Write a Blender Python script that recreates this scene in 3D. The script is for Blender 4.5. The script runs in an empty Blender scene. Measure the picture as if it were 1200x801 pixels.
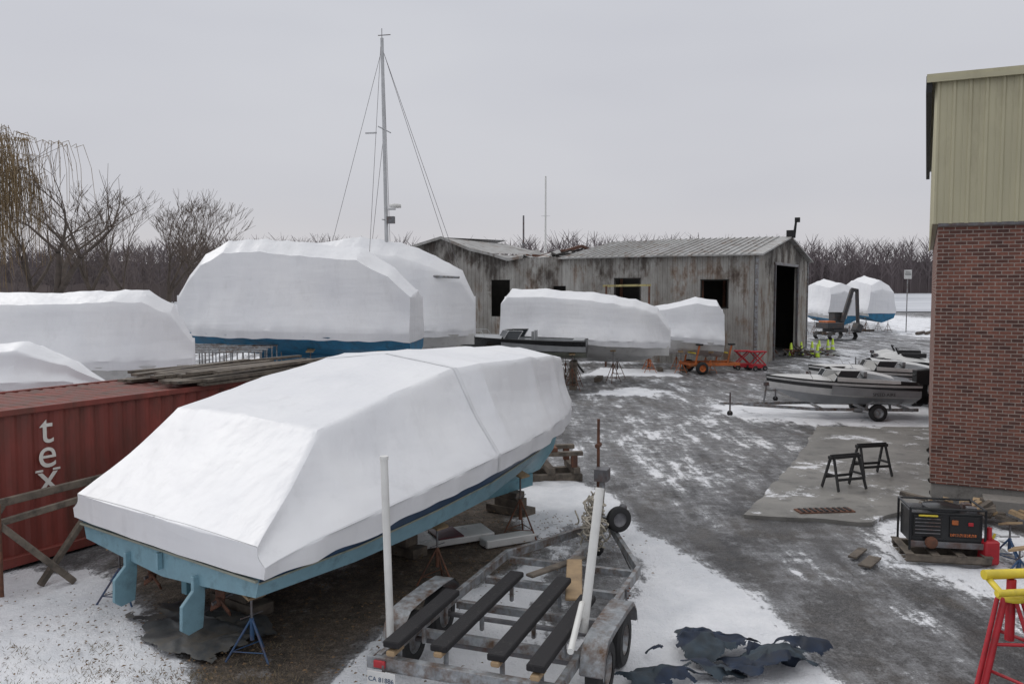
import bpy, math, random
import numpy as np
from mathutils import Vector, Matrix, noise
random.seed(7)
R=math.radians
scene=bpy.context.scene
COL=scene.collection
H=4.6
# ---------------------------------------------------------------- materials
def newmat(name):
    m=bpy.data.materials.new(name); m.use_nodes=True
    nt=m.node_tree; b=nt.nodes["Principled BSDF"]
    return m,nt,b
def N(nt,t,**k):
    n=nt.nodes.new(t)
    for a,v in k.items(): setattr(n,a,v)
    return n
def noise_n(nt,vec,scale,detail=5,rough=.6):
    n=N(nt,"ShaderNodeTexNoise"); n.inputs["Scale"].default_value=scale; n.inputs["Detail"].default_value=detail; n.inputs["Roughness"].default_value=rough
    if vec: nt.links.new(vec,n.inputs["Vector"])
    return n.outputs["Fac"]
def ramp(nt,fac,p0,c0,p1,c1):
    r=N(nt,"ShaderNodeValToRGB"); e=r.color_ramp.elements
    e[0].position=p0; e[0].color=tuple(c0)+(1,); e[1].position=p1; e[1].color=tuple(c1)+(1,)
    nt.links.new(fac,r.inputs[0]); return r.outputs[0]
def mix(nt,fac,a,b,mode='MIX'):
    m=N(nt,"ShaderNodeMix",data_type='RGBA',blend_type=mode)
    for sock,v in ((m.inputs[0],fac),(m.inputs[6],a),(m.inputs[7],b)):
        if isinstance(v,(int,float)): sock.default_value=v
        elif isinstance(v,tuple): sock.default_value=v+(1,) if len(v)==3 else v
        else: nt.links.new(v,sock)
    return m.outputs[2]
def math_n(nt,op,a,b=0.0):
    m=N(nt,"ShaderNodeMath",operation=op)
    for i,v in enumerate((a,b)):
        if isinstance(v,(int,float)): m.inputs[i].default_value=v
        else: nt.links.new(v,m.inputs[i])
    return m.outputs[0]
def objco(nt,scale=(1,1,1),rot=(0,0,0)):
    t=N(nt,"ShaderNodeTexCoord"); mp=N(nt,"ShaderNodeMapping")
    mp.inputs["Scale"].default_value=scale; mp.inputs["Rotation"].default_value=rot
    nt.links.new(t.outputs["Object"],mp.inputs["Vector"]); return mp.outputs[0]
def bumpn(nt,b,h,strength=.3,dist=.02):
    n=N(nt,"ShaderNodeBump"); n.inputs["Strength"].default_value=strength; n.inputs["Distance"].default_value=dist
    nt.links.new(h,n.inputs["Height"]); nt.links.new(n.outputs[0],b.inputs["Normal"]); return n
_mc={}
def pm(name,col,rough=.6,var=.3,scale=6,metal=0,dirt=None,damt=.5,dscale=3,bump=.15,stretch=(1,1,1)):
    if name in _mc: return _mc[name]
    m,nt,b=newmat(name)
    v=objco(nt,stretch)
    f=noise_n(nt,v,scale,3)
    c=ramp(nt,f,.3,[x*(1-var) for x in col],.7,[min(1,x*(1+var*.6)) for x in col])
    if dirt:
        d=noise_n(nt,v,dscale,6,.7)
        dm=ramp(nt,d,1-damt-.02,(0,0,0),1-damt+.2,(1,1,1))
        c=mix(nt,dm,c,tuple(dirt))
    nt.links.new(c,b.inputs["Base Color"])
    rr=ramp(nt,f,.2,(rough*.8,)*3,.8,(min(1,rough*1.2),)*3)
    nt.links.new(rr,b.inputs["Roughness"])
    b.inputs["Metallic"].default_value=metal
    if bump: bumpn(nt,b,noise_n(nt,v,scale*6,2),bump,.01)
    _mc[name]=m; return m

def wrap_mat():
    m,nt,b=newmat("shrink_wrap_film")
    v=objco(nt)
    big=noise_n(nt,v,.5,3)
    dirt=noise_n(nt,objco(nt,(1,1,.35)),2.2,6,.7)
    c=ramp(nt,big,.3,(.69,.70,.73),.7,(.78,.785,.80))
    c=mix(nt,ramp(nt,dirt,.56,(0,0,0),.85,(.4,.4,.4)),c,(.46,.46,.47))
    nt.links.new(c,b.inputs["Base Color"]); b.inputs["Roughness"].default_value=.40
    def crease(vec,sc,wd,det=1.5):
        n=noise_n(nt,vec,sc,det,.5); a=math_n(nt,'ABSOLUTE',math_n(nt,'SUBTRACT',n,.5))
        return ramp(nt,a,0.0,(1,1,1),wd,(0,0,0))
    w1=noise_n(nt,objco(nt,(3.0,3.0,.6),(0,.35,.2)),1.2,2,.45)
    w2=noise_n(nt,objco(nt,(.5,.5,3.0),(.2,-.3,.5)),1.2,2,.45)
    c1=crease(objco(nt,(1.6,1.6,.5),(0,.5,.3)),.9,.06)
    c2=crease(objco(nt,(.5,.5,2.0),(.3,-.4,.2)),.9,.05)
    c3=crease(objco(nt,(6,6,.9),(.1,.25,0)),1.0,.08)
    msk=ramp(nt,noise_n(nt,v,.9,2),.47,(0,0,0),.64,(1,1,1)); msk2=ramp(nt,noise_n(nt,objco(nt,(1,1,1),(1,1,1)),.7,2),.47,(0,0,0),.64,(1,1,1))
    h=math_n(nt,'ADD',math_n(nt,'MULTIPLY',w1,.9),math_n(nt,'MULTIPLY',w2,.8))
    h=math_n(nt,'ADD',h,math_n(nt,'MULTIPLY',math_n(nt,'MULTIPLY',c1,msk),.11))
    h=math_n(nt,'ADD',h,math_n(nt,'MULTIPLY',math_n(nt,'MULTIPLY',c2,msk2),.09))
    h=math_n(nt,'ADD',h,math_n(nt,'MULTIPLY',math_n(nt,'MULTIPLY',c3,msk),.05))
    bumpn(nt,b,h,.42,.06)
    return m
WRAP=wrap_mat()
TAPE=pm("shrink_wrap_tape",(.66,.67,.69),.45,.1,3)
TEAL=pm("teal_hull_paint",(.12,.27,.33),.5,.25,3,dirt=(.06,.13,.16),damt=.48)
TEAL2=pm("light_teal_paint",(.20,.35,.42),.55,.2,3,dirt=(.1,.165,.19),damt=.48)
NAVY=pm("navy_stripe_paint",(.03,.07,.14),.4,.3,3)
CREAM=pm("faded_stripe",(.3,.31,.25),.5,.2,3,dirt=(.14,.17,.15),damt=.5)
BLUE=pm("blue_bottom_paint",(.02,.15,.28),.6,.25,2,dirt=(.02,.07,.12),damt=.48)
WHITEG=pm("white_gelcoat",(.58,.58,.57),.3,.12,2,dirt=(.33,.32,.29),damt=.38)
GREYG=pm("grey_gelcoat",(.27,.28,.29),.35,.15,2)
BLACKG=pm("black_gelcoat",(.015,.016,.018),.3,.3,3)
MAROON=pm("maroon_stripe",(.1,.015,.02),.35,.3,3)
GALV=pm("galvanized_steel",(.29,.305,.32),.5,.35,9,metal=.5,dirt=(.12,.075,.05),damt=.54,dscale=5)
STEEL=pm("dull_steel",(.17,.17,.18),.5,.3,9,metal=.5,dirt=(.12,.06,.04),damt=.5)
DSTEEL=pm("dark_grey_machine_paint",(.05,.05,.055),.6,.3,5,dirt=(.1,.06,.04),damt=.48)
RUST=pm("rusty_steel",(.14,.06,.035),.8,.4,8,dirt=(.05,.03,.025),damt=.5)
BLACK=pm("black_rubber",(.018,.018,.019),.75,.3,12)
CARPET=pm("black_bunk_carpet",(.014,.013,.015),.95,.4,30,bump=.5,dirt=(.06,.055,.05),damt=.4,dscale=12)
WOOD=pm("weathered_wood",(.15,.125,.1),.85,.4,5,dirt=(.05,.042,.036),damt=.52,dscale=4)
WOODL=pm("raw_lumber",(.34,.24,.14),.8,.25,5,dirt=(.18,.12,.07),damt=.45)
PVC=pm("white_pvc",(.66,.66,.64),.4,.1,3,dirt=(.4,.38,.34),damt=.38)
REDP=pm("red_container_paint",(.205,.043,.032),.62,.35,1.2,dirt=(.1,.035,.025),damt=.52,dscale=1.6,stretch=(1,1,.3))
REDR=pm("container_roof_rust",(.18,.05,.038),.75,.4,1.5,dirt=(.09,.05,.04),damt=.55,dscale=2)
REDB=pm("bright_red_paint",(.42,.02,.03),.45,.2,5,dirt=(.15,.03,.03),damt=.4)
YEL=pm("yellow_paint",(.7,.55,.05),.45,.2,5,dirt=(.4,.3,.05),damt=.4)
YELD=pm("scorched_yellow_paint",(.42,.36,.16),.6,.3,5,dirt=(.1,.08,.05),damt=.5)
ORG=pm("orange_paint",(.5,.13,.03),.5,.2,5,dirt=(.15,.07,.03),damt=.5)
HIV=pm("hi_vis_yellow_green",(.55,.75,.05),.5,.15,5)
LETTER=pm("white_lettering",(.64,.62,.58),.6,.15,5,dirt=(.3,.15,.12),damt=.38)
SOOT=pm("charred_black",(.02,.018,.016),.95,.5,3)
CONC=pm("concrete_foundation",(.27,.255,.235),.85,.25,3,dirt=(.13,.12,.11),damt=.5)
BARK=pm("bare_bark",(.10,.08,.067),.95,.3,2,bump=0)
BARK2=pm("bare_twigs",(.115,.087,.07),.95,.3,2,bump=0)
WILL=pm("willow_twigs",(.25,.18,.1),.9,.3,1,bump=0)
BLUEJ=pm("blue_stand_paint",(.03,.09,.2),.5,.3,6,dirt=(.09,.05,.04),damt=.52)
TARP=pm("grey_tarp",(.07,.073,.076),.6,.5,3,bump=.4,dirt=(.1,.085,.065),damt=.5)
DTARP=pm("dark_navy_fabric",(.012,.022,.045),.75,.5,6,bump=.4)
GTARP=pm("blue_grey_fabric",(.03,.045,.06),.75,.5,6,bump=.4)
ALU=pm("mast_aluminium",(.5,.51,.52),.4,.15,3,metal=.3)
ROPE=pm("dirty_rope",(.46,.42,.35),.9,.3,20,bump=.5)
m,nt,b=newmat("windshield_glass"); b.inputs["Base Color"].default_value=(.03,.035,.04,1); b.inputs["Roughness"].default_value=.08; GLASS=m

# ---------------------------------------------------------------- mesh builder
class MB:
    def __init__(s): s.v=[];s.f=[];s.m=[];s.s=[];s.mats=[]
    def mi(s,mat):
        if mat not in s.mats: s.mats.append(mat)
        return s.mats.index(mat)
    def add(s,vs,fs,mat,smooth=False):
        o=len(s.v); k=s.mi(mat)
        s.v.extend([tuple(x) for x in vs])
        for f in fs: s.f.append(tuple(i+o for i in f)); s.m.append(k); s.s.append(smooth)
    def box(s,c,d,mat,rot=None):
        x,y,z=[a/2 for a in d]; c=Vector(c)
        vs=[Vector(p) for p in ((-x,-y,-z),(x,-y,-z),(x,y,-z),(-x,y,-z),(-x,-y,z),(x,-y,z),(x,y,z),(-x,y,z))]
        if rot is not None: vs=[rot@p for p in vs]
        s.add([p+c for p in vs],[(0,3,2,1),(4,5,6,7),(0,1,5,4),(1,2,6,5),(2,3,7,6),(3,0,4,7)],mat)
    def beam(s,p,q,w,h,mat,roll=0):
        p=Vector(p);q=Vector(q);d=(q-p);L=d.length; d.normalize()
        up=Vector((0,0,1)) if abs(d.z)<.95 else Vector((1,0,0))
        y=up.cross(d).normalized(); z=d.cross(y)
        M=Matrix((d,y,z)).transposed()
        if roll: M=M@Matrix.Rotation(roll,3,'X')
        s.box((p+q)/2,(L,w,h),mat,M)
    def tube(s,p,q,r1,r2,mat,n=8,caps=True,smooth=True):
        p=Vector(p);q=Vector(q);d=(q-p)
        if d.length<1e-6: return
        d.normalize()
        up=Vector((0,0,1)) if abs(d.z)<.95 else Vector((1,0,0))
        y=up.cross(d).normalized(); z=d.cross(y)
        vs=[]
        for c,r in ((p,r1),(q,r2)):
            for i in range(n):
                a=2*math.pi*i/n; vs.append(c+y*(math.cos(a)*r)+z*(math.sin(a)*r))
        fs=[(i,(i+1)%n,n+(i+1)%n,n+i) for i in range(n)]
        s.add(vs,fs,mat,smooth)
        if caps and n>3: s.add(vs,[tuple(range(n))[::-1],tuple(range(n,2*n))],mat)
    def path(s,pts,r,mat,n=6):
        for a,b_ in zip(pts[:-1],pts[1:]): s.tube(a,b_,r,r,mat,n)
    def lathe(s,c,axis,prof,mat,n=24,smooth=True):
        c=Vector(c);d=Vector(axis).normalized()
        up=Vector((0,0,1)) if abs(d.z)<.95 else Vector((1,0,0))
        y=up.cross(d).normalized(); z=d.cross(y)
        vs=[]
        for (r,h) in prof:
            for i in range(n):
                a=2*math.pi*i/n; vs.append(c+d*h+y*(math.cos(a)*r)+z*(math.sin(a)*r))
        fs=[]
        for k in range(len(prof)-1):
            for i in range(n): fs.append((k*n+i,k*n+(i+1)%n,(k+1)*n+(i+1)%n,(k+1)*n+i))
        s.add(vs,fs,mat,smooth)
    def wheel(s,c,axis,r,w,rim=GALV):
        s.lathe(c,axis,[(r*.55,-w/2),(r*.9,-w/2),(r,-w*.32),(r,w*.32),(r*.9,w/2),(r*.55,w/2)],BLACK,28)
        s.lathe(c,axis,[(r*.56,-w*.45),(r*.5,-w*.2),(r*.2,-w*.12),(.001,-w*.12)],rim,20)
        s.lathe(c,axis,[(r*.56,w*.45),(r*.5,w*.2),(r*.2,w*.12),(r*.16,w*.3),(.001,w*.3)],rim,20)
    def sphere(s,c,r,mat,n=10,sc=(1,1,1)):
        c=Vector(c);vs=[];k=n//2
        for j in range(k+1):
            t=math.pi*j/k
            for i in range(n):
                a=2*math.pi*i/n
                vs.append(c+Vector((math.sin(t)*math.cos(a)*r*sc[0],math.sin(t)*math.sin(a)*r*sc[1],math.cos(t)*r*sc[2])))
        fs=[(j*n+i,j*n+(i+1)%n,(j+1)*n+(i+1)%n,(j+1)*n+i) for j in range(k) for i in range(n)]
        s.add(vs,fs,mat,True)
    def loft(s,secs,mat,smooth=False,matf=None):
        n=len(secs[0]); vs=[p for q in secs for p in q]
        o=len(s.v); s.v.extend([tuple(p) for p in vs])
        for i in range(len(secs)-1):
            for j in range(n-1):
                s.f.append((o+i*n+j,o+i*n+j+1,o+(i+1)*n+j+1,o+(i+1)*n+j)); s.m.append(s.mi(matf(j) if matf else mat)); s.s.append(smooth)
    def build(s,name,parent=None,loc=(0,0,0),rz=0,bevel=0,sharp=0):
        me=bpy.data.meshes.new(name); me.from_pydata(s.v,[],s.f)
        for mt in s.mats: me.materials.append(mt)
        me.polygons.foreach_set("material_index",s.m); me.polygons.foreach_set("use_smooth",s.s)
        me.update()
        if sharp: me.set_sharp_from_angle(angle=R(sharp))
        ob=bpy.data.objects.new(name,me); COL.objects.link(ob)
        ob.location=loc; ob.rotation_euler=(0,0,rz)
        if parent: ob.parent=parent
        if bevel:
            md=ob.modifiers.new("bevel",'BEVEL'); md.width=bevel; md.segments=1; md.limit_method='ANGLE'; md.angle_limit=R(50)
        return ob
def empty(name,loc=(0,0,0),rz=0):
    e=bpy.data.objects.new(name,None); COL.objects.link(e); e.location=loc; e.rotation_euler=(0,0,rz); e.empty_display_size=.3; return e
def nz(x,y,z=0): return noise.noise(Vector((x,y,z)))

# ---------------------------------------------------------------- world / light / camera
w=bpy.data.worlds.new("World"); scene.world=w; w.use_nodes=True
nt=w.node_tree; bg=nt.nodes["Background"]
sky=N(nt,"ShaderNodeTexSky"); sky.sky_type='NISHITA'; sky.sun_disc=False; sky.sun_elevation=R(38); sky.sun_rotation=R(-55)
tc=N(nt,"ShaderNodeTexCoord"); sp=N(nt,"ShaderNodeSeparateXYZ"); nt.links.new(tc.outputs["Generated"],sp.inputs[0])
g=N(nt,"ShaderNodeValToRGB"); nt.links.new(sp.outputs[2],g.inputs[0])
e=g.color_ramp.elements
e[0].position=0; e[0].color=(.62,.60,.62,1); e[1].position=1; e[1].color=(1,1,1,1)
x=e.new(.10); x.color=(.575,.575,.615,1); x=e.new(.32); x.color=(.595,.605,.65,1); x=e.new(.6); x.color=(.9,.91,.95,1)
mp=N(nt,"ShaderNodeMapping"); mp.inputs["Scale"].default_value=(1.0,1.0,3.5); nt.links.new(tc.outputs["Generated"],mp.inputs[0])
cl=noise_n(nt,mp.outputs[0],1.6,3,.5)
cr=ramp(nt,cl,.3,(.93,.93,.945),.7,(1.06,1.06,1.05))
gm=mix(nt,1.0,g.outputs[0],cr,'MULTIPLY')
sc=N(nt,"ShaderNodeVectorMath",operation='SCALE'); sc.inputs[3].default_value=10.0; nt.links.new(gm,sc.inputs[0])
mx=mix(nt,.96,sky.outputs[0],sc.outputs[0])
nt.links.new(mx,bg.inputs[0]); bg.inputs[1].default_value=.1
sl=bpy.data.lights.new("sun",'SUN'); sl.energy=.85; sl.angle=R(28); sl.color=(1,.97,.93)
so=bpy.data.objects.new("sun",sl); COL.objects.link(so)
dv=Vector((-math.sin(R(55))*math.cos(R(38)),math.cos(R(55))*math.cos(R(38)),math.sin(R(38))))
so.rotation_euler=dv.to_track_quat('Z','Y').to_euler()
cam=bpy.data.cameras.new("camera"); cam.lens=30.0; cam.sensor_width=36; cam.clip_end=6000
co=bpy.data.objects.new("camera",cam); COL.objects.link(co); co.location=(0,0,H); co.rotation_euler=(R(90-3.75),0,0); scene.camera=co
scene.view_settings.view_transform='Standard'; scene.view_settings.look='None'; scene.view_settings.exposure=0

# ---------------------------------------------------------------- ground
def axis(segs,grow_to,neg=None):
    a=[]
    for s0,s1,st in segs: a+=list(np.arange(s0,s1,st))
    a.append(segs[-1][1]); st=segs[-1][2]; v=a[-1]
    while v<grow_to: st*=1.35; v+=st; a.append(v)
    if neg is not None:
        st=segs[0][2]; v=a[0]; b_=[]
        while v>neg: st*=1.35; v-=st; b_.append(v)
        a=b_[::-1]+a
    return np.array(a)
xs=axis([(-30,-11,.4),(-11,12,.12),(12,42,.4)],3000,-3000)
ys=axis([(4,22,.1),(22,30,.15),(30,60,.3),(60,130,1.0)],3500,-60)
X,Y=np.meshgrid(xs,ys); 
def sdp(poly):
    P=np.array(poly,float); n=len(P); d=np.full(X.shape,1e9); ins=np.zeros(X.shape,bool)
    for i in range(n):
        a=P[i]; b_=P[(i+1)%n]; ex,ey=b_-a
        t=np.clip(((X-a[0])*ex+(Y-a[1])*ey)/(ex*ex+ey*ey+1e-9),0,1)
        d=np.minimum(d,np.hypot(X-a[0]-t*ex,Y-a[1]-t*ey))
        c=((a[1]>Y)!=(b_[1]>Y))&(X<(b_[0]-a[0])*(Y-a[1])/((b_[1]-a[1])+1e-12)+a[0]); ins^=c
    return np.where(ins,d,-d)
S=np.full(X.shape,.24); DR=np.full(X.shape,0.0)
def put(poly,val,soft,arr=None):
    global S,DR
    k=np.clip(.5+sdp(poly)/soft,0,1); k=k*k*(3-2*k)
    if arr=='d': DR=DR*(1-k)+val*k
    else: S=S*(1-k)+val*k
put([(-60,24),(-2,22),(-1,34),(-1,50),(12,50),(12,60),(-60,90)],.58,3)
put([(-60,60),(-10,62),(12,64),(24,72),(26,74),(60,72),(80,600),(-200,600),(-200,60)],.72,6)
put([(0,30),(9,28),(13,46),(14,50),(-2,50),(-2,34)],.41,3)
put([(13,47),(18,56),(24,75),(36,78),(30,55),(24,38),(18,34),(12,34)],.42,4)
put([(26,76),(34,110),(46,110),(36,76)],.47,5)
put([(.8,20),(4,16),(7,20),(9.6,28),(12,40),(5,44),(1,36),(.5,26)],.42,4)
put([(2.6,21),(4.2,20),(6,27),(4,30)],.53,2.5)
put([(5.2,23),(7.5,24),(9.5,31),(7,34)],.49,2.5)
put([(4.0,12.0),(5.2,13),(5.6,15.5),(4.6,15)],.40,1.5)
put([(4.4,9.5),(5.3,9.8),(5.9,12),(5.0,12)],.44,1)
put([(3.6,43.6),(8.5,43.5),(9,46.5),(5,47.5)],.95,1.2)
put([(3.2,36),(6,35.5),(7.5,37),(5,38.5)],.7,1)
put([(17,50),(20,47),(27,60),(24,62)],.60,2)
put([(-60,14),(-9.5,14),(-7,22),(-3,24),(-60,30)],.75,1)
# foreground snow
put([(-30,-20),(-2.6,-20),(-2.2,9.2),(-2.9,9.3),(-4.1,10.6),(-5.4,12.3),(-6.3,13.2),(-7.9,13.6),(-12,9),(-30,9)],1.0,1.3)
put([(-.3,18.6),(.9,20.3),(2.2,18.6),(2.4,16),(2.95,14.4),(3.5,12.7),(3.7,10.3),(3.7,8),(4.6,-10),(-3,-10),(-2.57,9.6),(-1.9,10.9),(-.5,13.1),(.5,14.8),(-.1,17.1)],.93,1.1)
put([(.2,12.2),(.8,16.3),(2.0,16.0),(2.2,13.2),(1.5,11.0),(.3,10.4)],.42,1.0)
put([(-3.1,8.0),(-2.2,9.0),(-2.0,10.8),(-.6,12.8),(.4,14.6),(-.2,16.9),(-.4,18.6),(-5,15),(-6.2,13.2),(-5.2,12.1),(-4.0,10.2)],.14,.9)
put([(-3.4,8.6),(-2.2,9.0),(-2.0,10.8),(-.4,12.6),(.6,14.6),(-.0,16.9),(-.2,19),(-5.5,16),(-6.6,13.2),(-5.2,12.1),(-4.2,10.2)],1,1.0,'d')
put([(-5.5,7),(-2.2,7.2),(-2.4,9.0),(-4.2,10.0),(-5.5,9.4)],.7,1.5,'d')
put([(6.6,16.4),(8.4,17.2),(9.5,15),(8.8,12),(6.9,10.9),(6.5,12.4),(5.95,14.0)],.68,1.2)
put([(7.9,32.6),(16.8,34.5),(15,27.5),(13,27.2),(10.2,28.0),(7.5,30.3)],.80,1.4)
put([(12,36),(20,40),(20,34),(16,33)],.62,2)
Z=np.zeros(X.shape)
near=(Y<140)&(np.abs(X)<60)
for (i,j) in np.argwhere(near):
    x_,y_=X[i,j],Y[i,j]; s_=S[i,j]
    sn_=max(0,min(1,(s_-.45)*3))
    Z[i,j]=nz(x_*.35,y_*.35,3.1)*.04+ sn_*.05*(.6+.8*nz(x_*1.7,y_*1.7,9))+ .012*nz(x_*4,y_*4,1)
    if s_>.6 and y_<24: Z[i,j]-=sn_*.045*max(0,nz(x_*3.1,y_*3.1,7)-.12)*2
me=bpy.data.meshes.new("ground"); ny,nx=X.shape
vs=np.stack([X.ravel(),Y.ravel(),Z.ravel()],1)
ii=np.arange(ny*nx).reshape(ny,nx)
fs=np.stack([ii[:-1,:-1].ravel(),ii[:-1,1:].ravel(),ii[1:,1:].ravel(),ii[1:,:-1].ravel()],1)
me.from_pydata(vs.tolist(),[],fs.tolist())
for nm,ar in (("snow",S),("dirt",DR)):
    at=me.attributes.new(nm,'FLOAT','POINT'); at.data.foreach_set("value",ar.ravel().astype(np.float32))
me.polygons.foreach_set("use_smooth",[True]*len(fs)); me.update()
gr=bpy.data.objects.new("ground",me); COL.objects.link(gr)
m,nt,b=newmat("snowy_gravel_asphalt")
pos=N(nt,"ShaderNodeNewGeometry").outputs["Position"]
at=N(nt,"ShaderNodeAttribute",attribute_name="snow").outputs["Fac"]
dr=N(nt,"ShaderNodeAttribute",attribute_name="dirt").outputs["Fac"]
def mpn(rz,s):
    mp=N(nt,"ShaderNodeMapping"); mp.inputs["Rotation"].default_value=(0,0,R(rz)); mp.inputs["Scale"].default_value=s; nt.links.new(pos,mp.inputs[0]); return mp.outputs[0]
n1=noise_n(nt,mpn(14,(1.3,.35,1)),.9,8,.7); n2=noise_n(nt,pos,3.0,7,.72); n3=noise_n(nt,pos,24,3,.7)
n4=noise_n(nt,mpn(10,(4.5,.22,1)),1.0,4,.6)
v=math_n(nt,'ADD',at,math_n(nt,'MULTIPLY',math_n(nt,'SUBTRACT',n1,.5),1.35))
v=math_n(nt,'ADD',v,math_n(nt,'MULTIPLY',math_n(nt,'SUBTRACT',n2,.5),.75))
v=math_n(nt,'ADD',v,math_n(nt,'MULTIPLY',math_n(nt,'SUBTRACT',n4,.5),.4))
v=math_n(nt,'ADD',v,math_n(nt,'MULTIPLY',math_n(nt,'SUBTRACT',n3,.5),.22))
snow=ramp(nt,v,.48,(0,0,0),.60,(1,1,1))
ice=ramp(nt,v,.27,(0,0,0),.52,(.68,.68,.68))
g1=ramp(nt,noise_n(nt,pos,.35,6,.6),.35,(.042,.042,.045),.7,(.095,.092,.092))
g1=mix(nt,ramp(nt,noise_n(nt,pos,.8,5,.65),.48,(0,0,0),.68,(.6,.6,.6)),g1,(.075,.064,.052))
g1=mix(nt,ramp(nt,n4,.5,(0,0,0),.7,(.5,.5,.5)),g1,(.03,.03,.033))
g1=mix(nt,dr,g1,ramp(nt,n2,.35,(.038,.031,.024),.7,(.13,.10,.075)))
g2=ramp(nt,noise_n(nt,pos,45,3,.85),.35,(.3,.3,.3),.66,(2.2,2.2,2.2))
gc=mix(nt,.9,g1,g2,'MULTIPLY')
g3=ramp(nt,noise_n(nt,pos,11,4,.8),.4,(.7,.7,.7),.7,(1.6,1.6,1.6)); gc=mix(nt,.8,gc,g3,'MULTIPLY')
gc=mix(nt,ice,gc,ramp(nt,n2,.3,(.17,.17,.18),.7,(.42,.43,.45)))
sc_=ramp(nt,noise_n(nt,pos,1.1,7,.7),.3,(.68,.70,.74),.62,(.84,.85,.88))
sc_=mix(nt,ramp(nt,n2,.60,(0,0,0),.80,(.4,.4,.4)),sc_,(.38,.36,.34))
gc=mix(nt,snow,gc,sc_)
nt.links.new(gc,b.inputs["Base Color"])
rgh=ramp(nt,noise_n(nt,pos,.6,4,.6),.38,(.28,.28,.28),.6,(.75,.75,.75))
rgh=mix(nt,dr,rgh,(.9,.9,.9)); rgh=mix(nt,ice,rgh,(.32,.32,.32)); rgh=mix(nt,snow,rgh,(.75,.75,.75)); nt.links.new(rgh,b.inputs["Roughness"])
hh=math_n(nt,'ADD',math_n(nt,'MULTIPLY',snow,1.0),math_n(nt,'ADD',math_n(nt,'MULTIPLY',n2,1.5),math_n(nt,'MULTIPLY',n3,.7)))
bumpn(nt,b,hh,.8,.045)
me.materials.append(m)

# concrete slab
mb=MB()
poly=[(4.6,16.7),(6.9,16.15),(8.9,17.9),(11.6,23.5),(13.6,27.2),(9.9,27.4),(7.4,22.0)]
m,nt,b=newmat("old_concrete_slab"); pos=N(nt,"ShaderNodeNewGeometry").outputs["Position"]
c=ramp(nt,noise_n(nt,pos,.7,7,.65),.3,(.13,.125,.115),.7,(.26,.25,.23))
c=mix(nt,ramp(nt,noise_n(nt,pos,1.6,8,.75),.53,(0,0,0),.66,(.85,.85,.85)),c,(.08,.077,.073))
sn=ramp(nt,noise_n(nt,pos,.5,9,.8),.55,(0,0,0),.60,(1,1,1)); c=mix(nt,sn,c,(.7,.71,.74))
nt.links.new(c,b.inputs["Base Color"]); b.inputs["Roughness"].default_value=.55; bumpn(nt,b,noise_n(nt,pos,9,4),.3,.02)
pp=[]
for i in range(7):
    a=Vector(poly[i]+(0,)); q=Vector(poly[(i+1)%7]+(0,)); k=max(2,int((q-a).length/.25)); nrm=(q-a).normalized(); nrm=Vector((nrm.y,-nrm.x,0))
    for j in range(k):
        p=a.lerp(q,j/k); pp.append(p+nrm*(.09*nz(p.x*1.6,p.y*1.6,4)+.05*nz(p.x*5,p.y*5,8)))
n=len(pp); mb.add([(p.x,p.y,.075) for p in pp]+[(p.x,p.y,-.1) for p in pp],[tuple(range(n))]+[(i,(i+1)%n,n+(i+1)%n,n+i) for i in range(n)],m)
slab=mb.build("concrete_slab")
mb=MB(); mb.box((6.3,16.95,.085),(1.15,.32,.03),RUST,Matrix.Rotation(.1,3,'Z'))
for i in range(9): mb.box((5.82+i*.12,16.9+i*.012,.108),(.05,.26,.02),BLACK,Matrix.Rotation(.1,3,'Z'))
mb.build("drain_grate")
# river
mb=MB(); m,nt,b=newmat("river_ice_water"); pos=N(nt,"ShaderNodeNewGeometry").outputs["Position"]
mp=N(nt,"ShaderNodeMapping"); mp.inputs["Scale"].default_value=(.3,1.2,1); nt.links.new(pos,mp.inputs[0])
c=ramp(nt,noise_n(nt,mp.outputs[0],.04,5),.4,(.36,.38,.42),.6,(.62,.64,.68)); nt.links.new(c,b.inputs["Base Color"]); b.inputs["Roughness"].default_value=.4
mb.add([(-1500,150,.12),(1500,150,.12),(1500,520,.12),(-1500,520,.12)],[(0,1,2,3)],m); mb.build("river")

# ---------------------------------------------------------------- distant treeline
def treeline(name,ybase,x0,x1,step,h,seed,mat,jit=18,rows=2,body=.5):
    rnd=random.Random(seed); mb=MB(); 
    for r in range(rows):
        x=x0
        while x<x1:
            x+=step*rnd.uniform(.5,1.4); y=ybase+r*14+rnd.uniform(-jit,jit)*.4
            hh=h*rnd.uniform(.75,1.1)*(1+.22*nz(x*.012,r*3.3,seed))
            mb.tube((x,y,0),(x+rnd.uniform(-.5,.5),y,hh*.8),.35*h/27,.12*h/27,mat,3,False)
            cw=hh*rnd.uniform(.16,.26)
            for k in range(30):
                t=rnd.uniform(.25,.85); a=rnd.uniform(-1,1)
                p=(x+rnd.uniform(-.3,.3),y+rnd.uniform(-1,1),hh*t)
                ln=hh*rnd.uniform(.12,.3)
                q=(p[0]+a*cw*1.1,p[1]+rnd.uniform(-2,2),min(hh*1.03,p[2]+ln))
                wd=rnd.uniform(.1,.26)*h/27
                mb.add([(p[0]-wd,p[1],p[2]),(p[0]+wd,p[1],p[2]),(q[0]+.05,q[1],q[2]),(q[0]-.05,q[1],q[2])],[(0,1,2,3)],mat)
    n=int((x1-x0)/3); vs=[];fs=[]
    for i in range(n+1):
        xx=x0+i*3; zt=h*(body+.14*nz(xx*.05,seed,0)+.12*nz(xx*.4,seed,5))
        vs+= [(xx,ybase+14,0),(xx,ybase+16+3*nz(xx*.1,0,0),zt)]
    for i in range(n): fs.append((2*i,2*i+2,2*i+3,2*i+1))
    mb.add(vs,fs,mat); return mb.build(name)
FAR=pm("distant_bare_woods",(.15,.125,.13),.95,.3,.03,bump=0)
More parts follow.
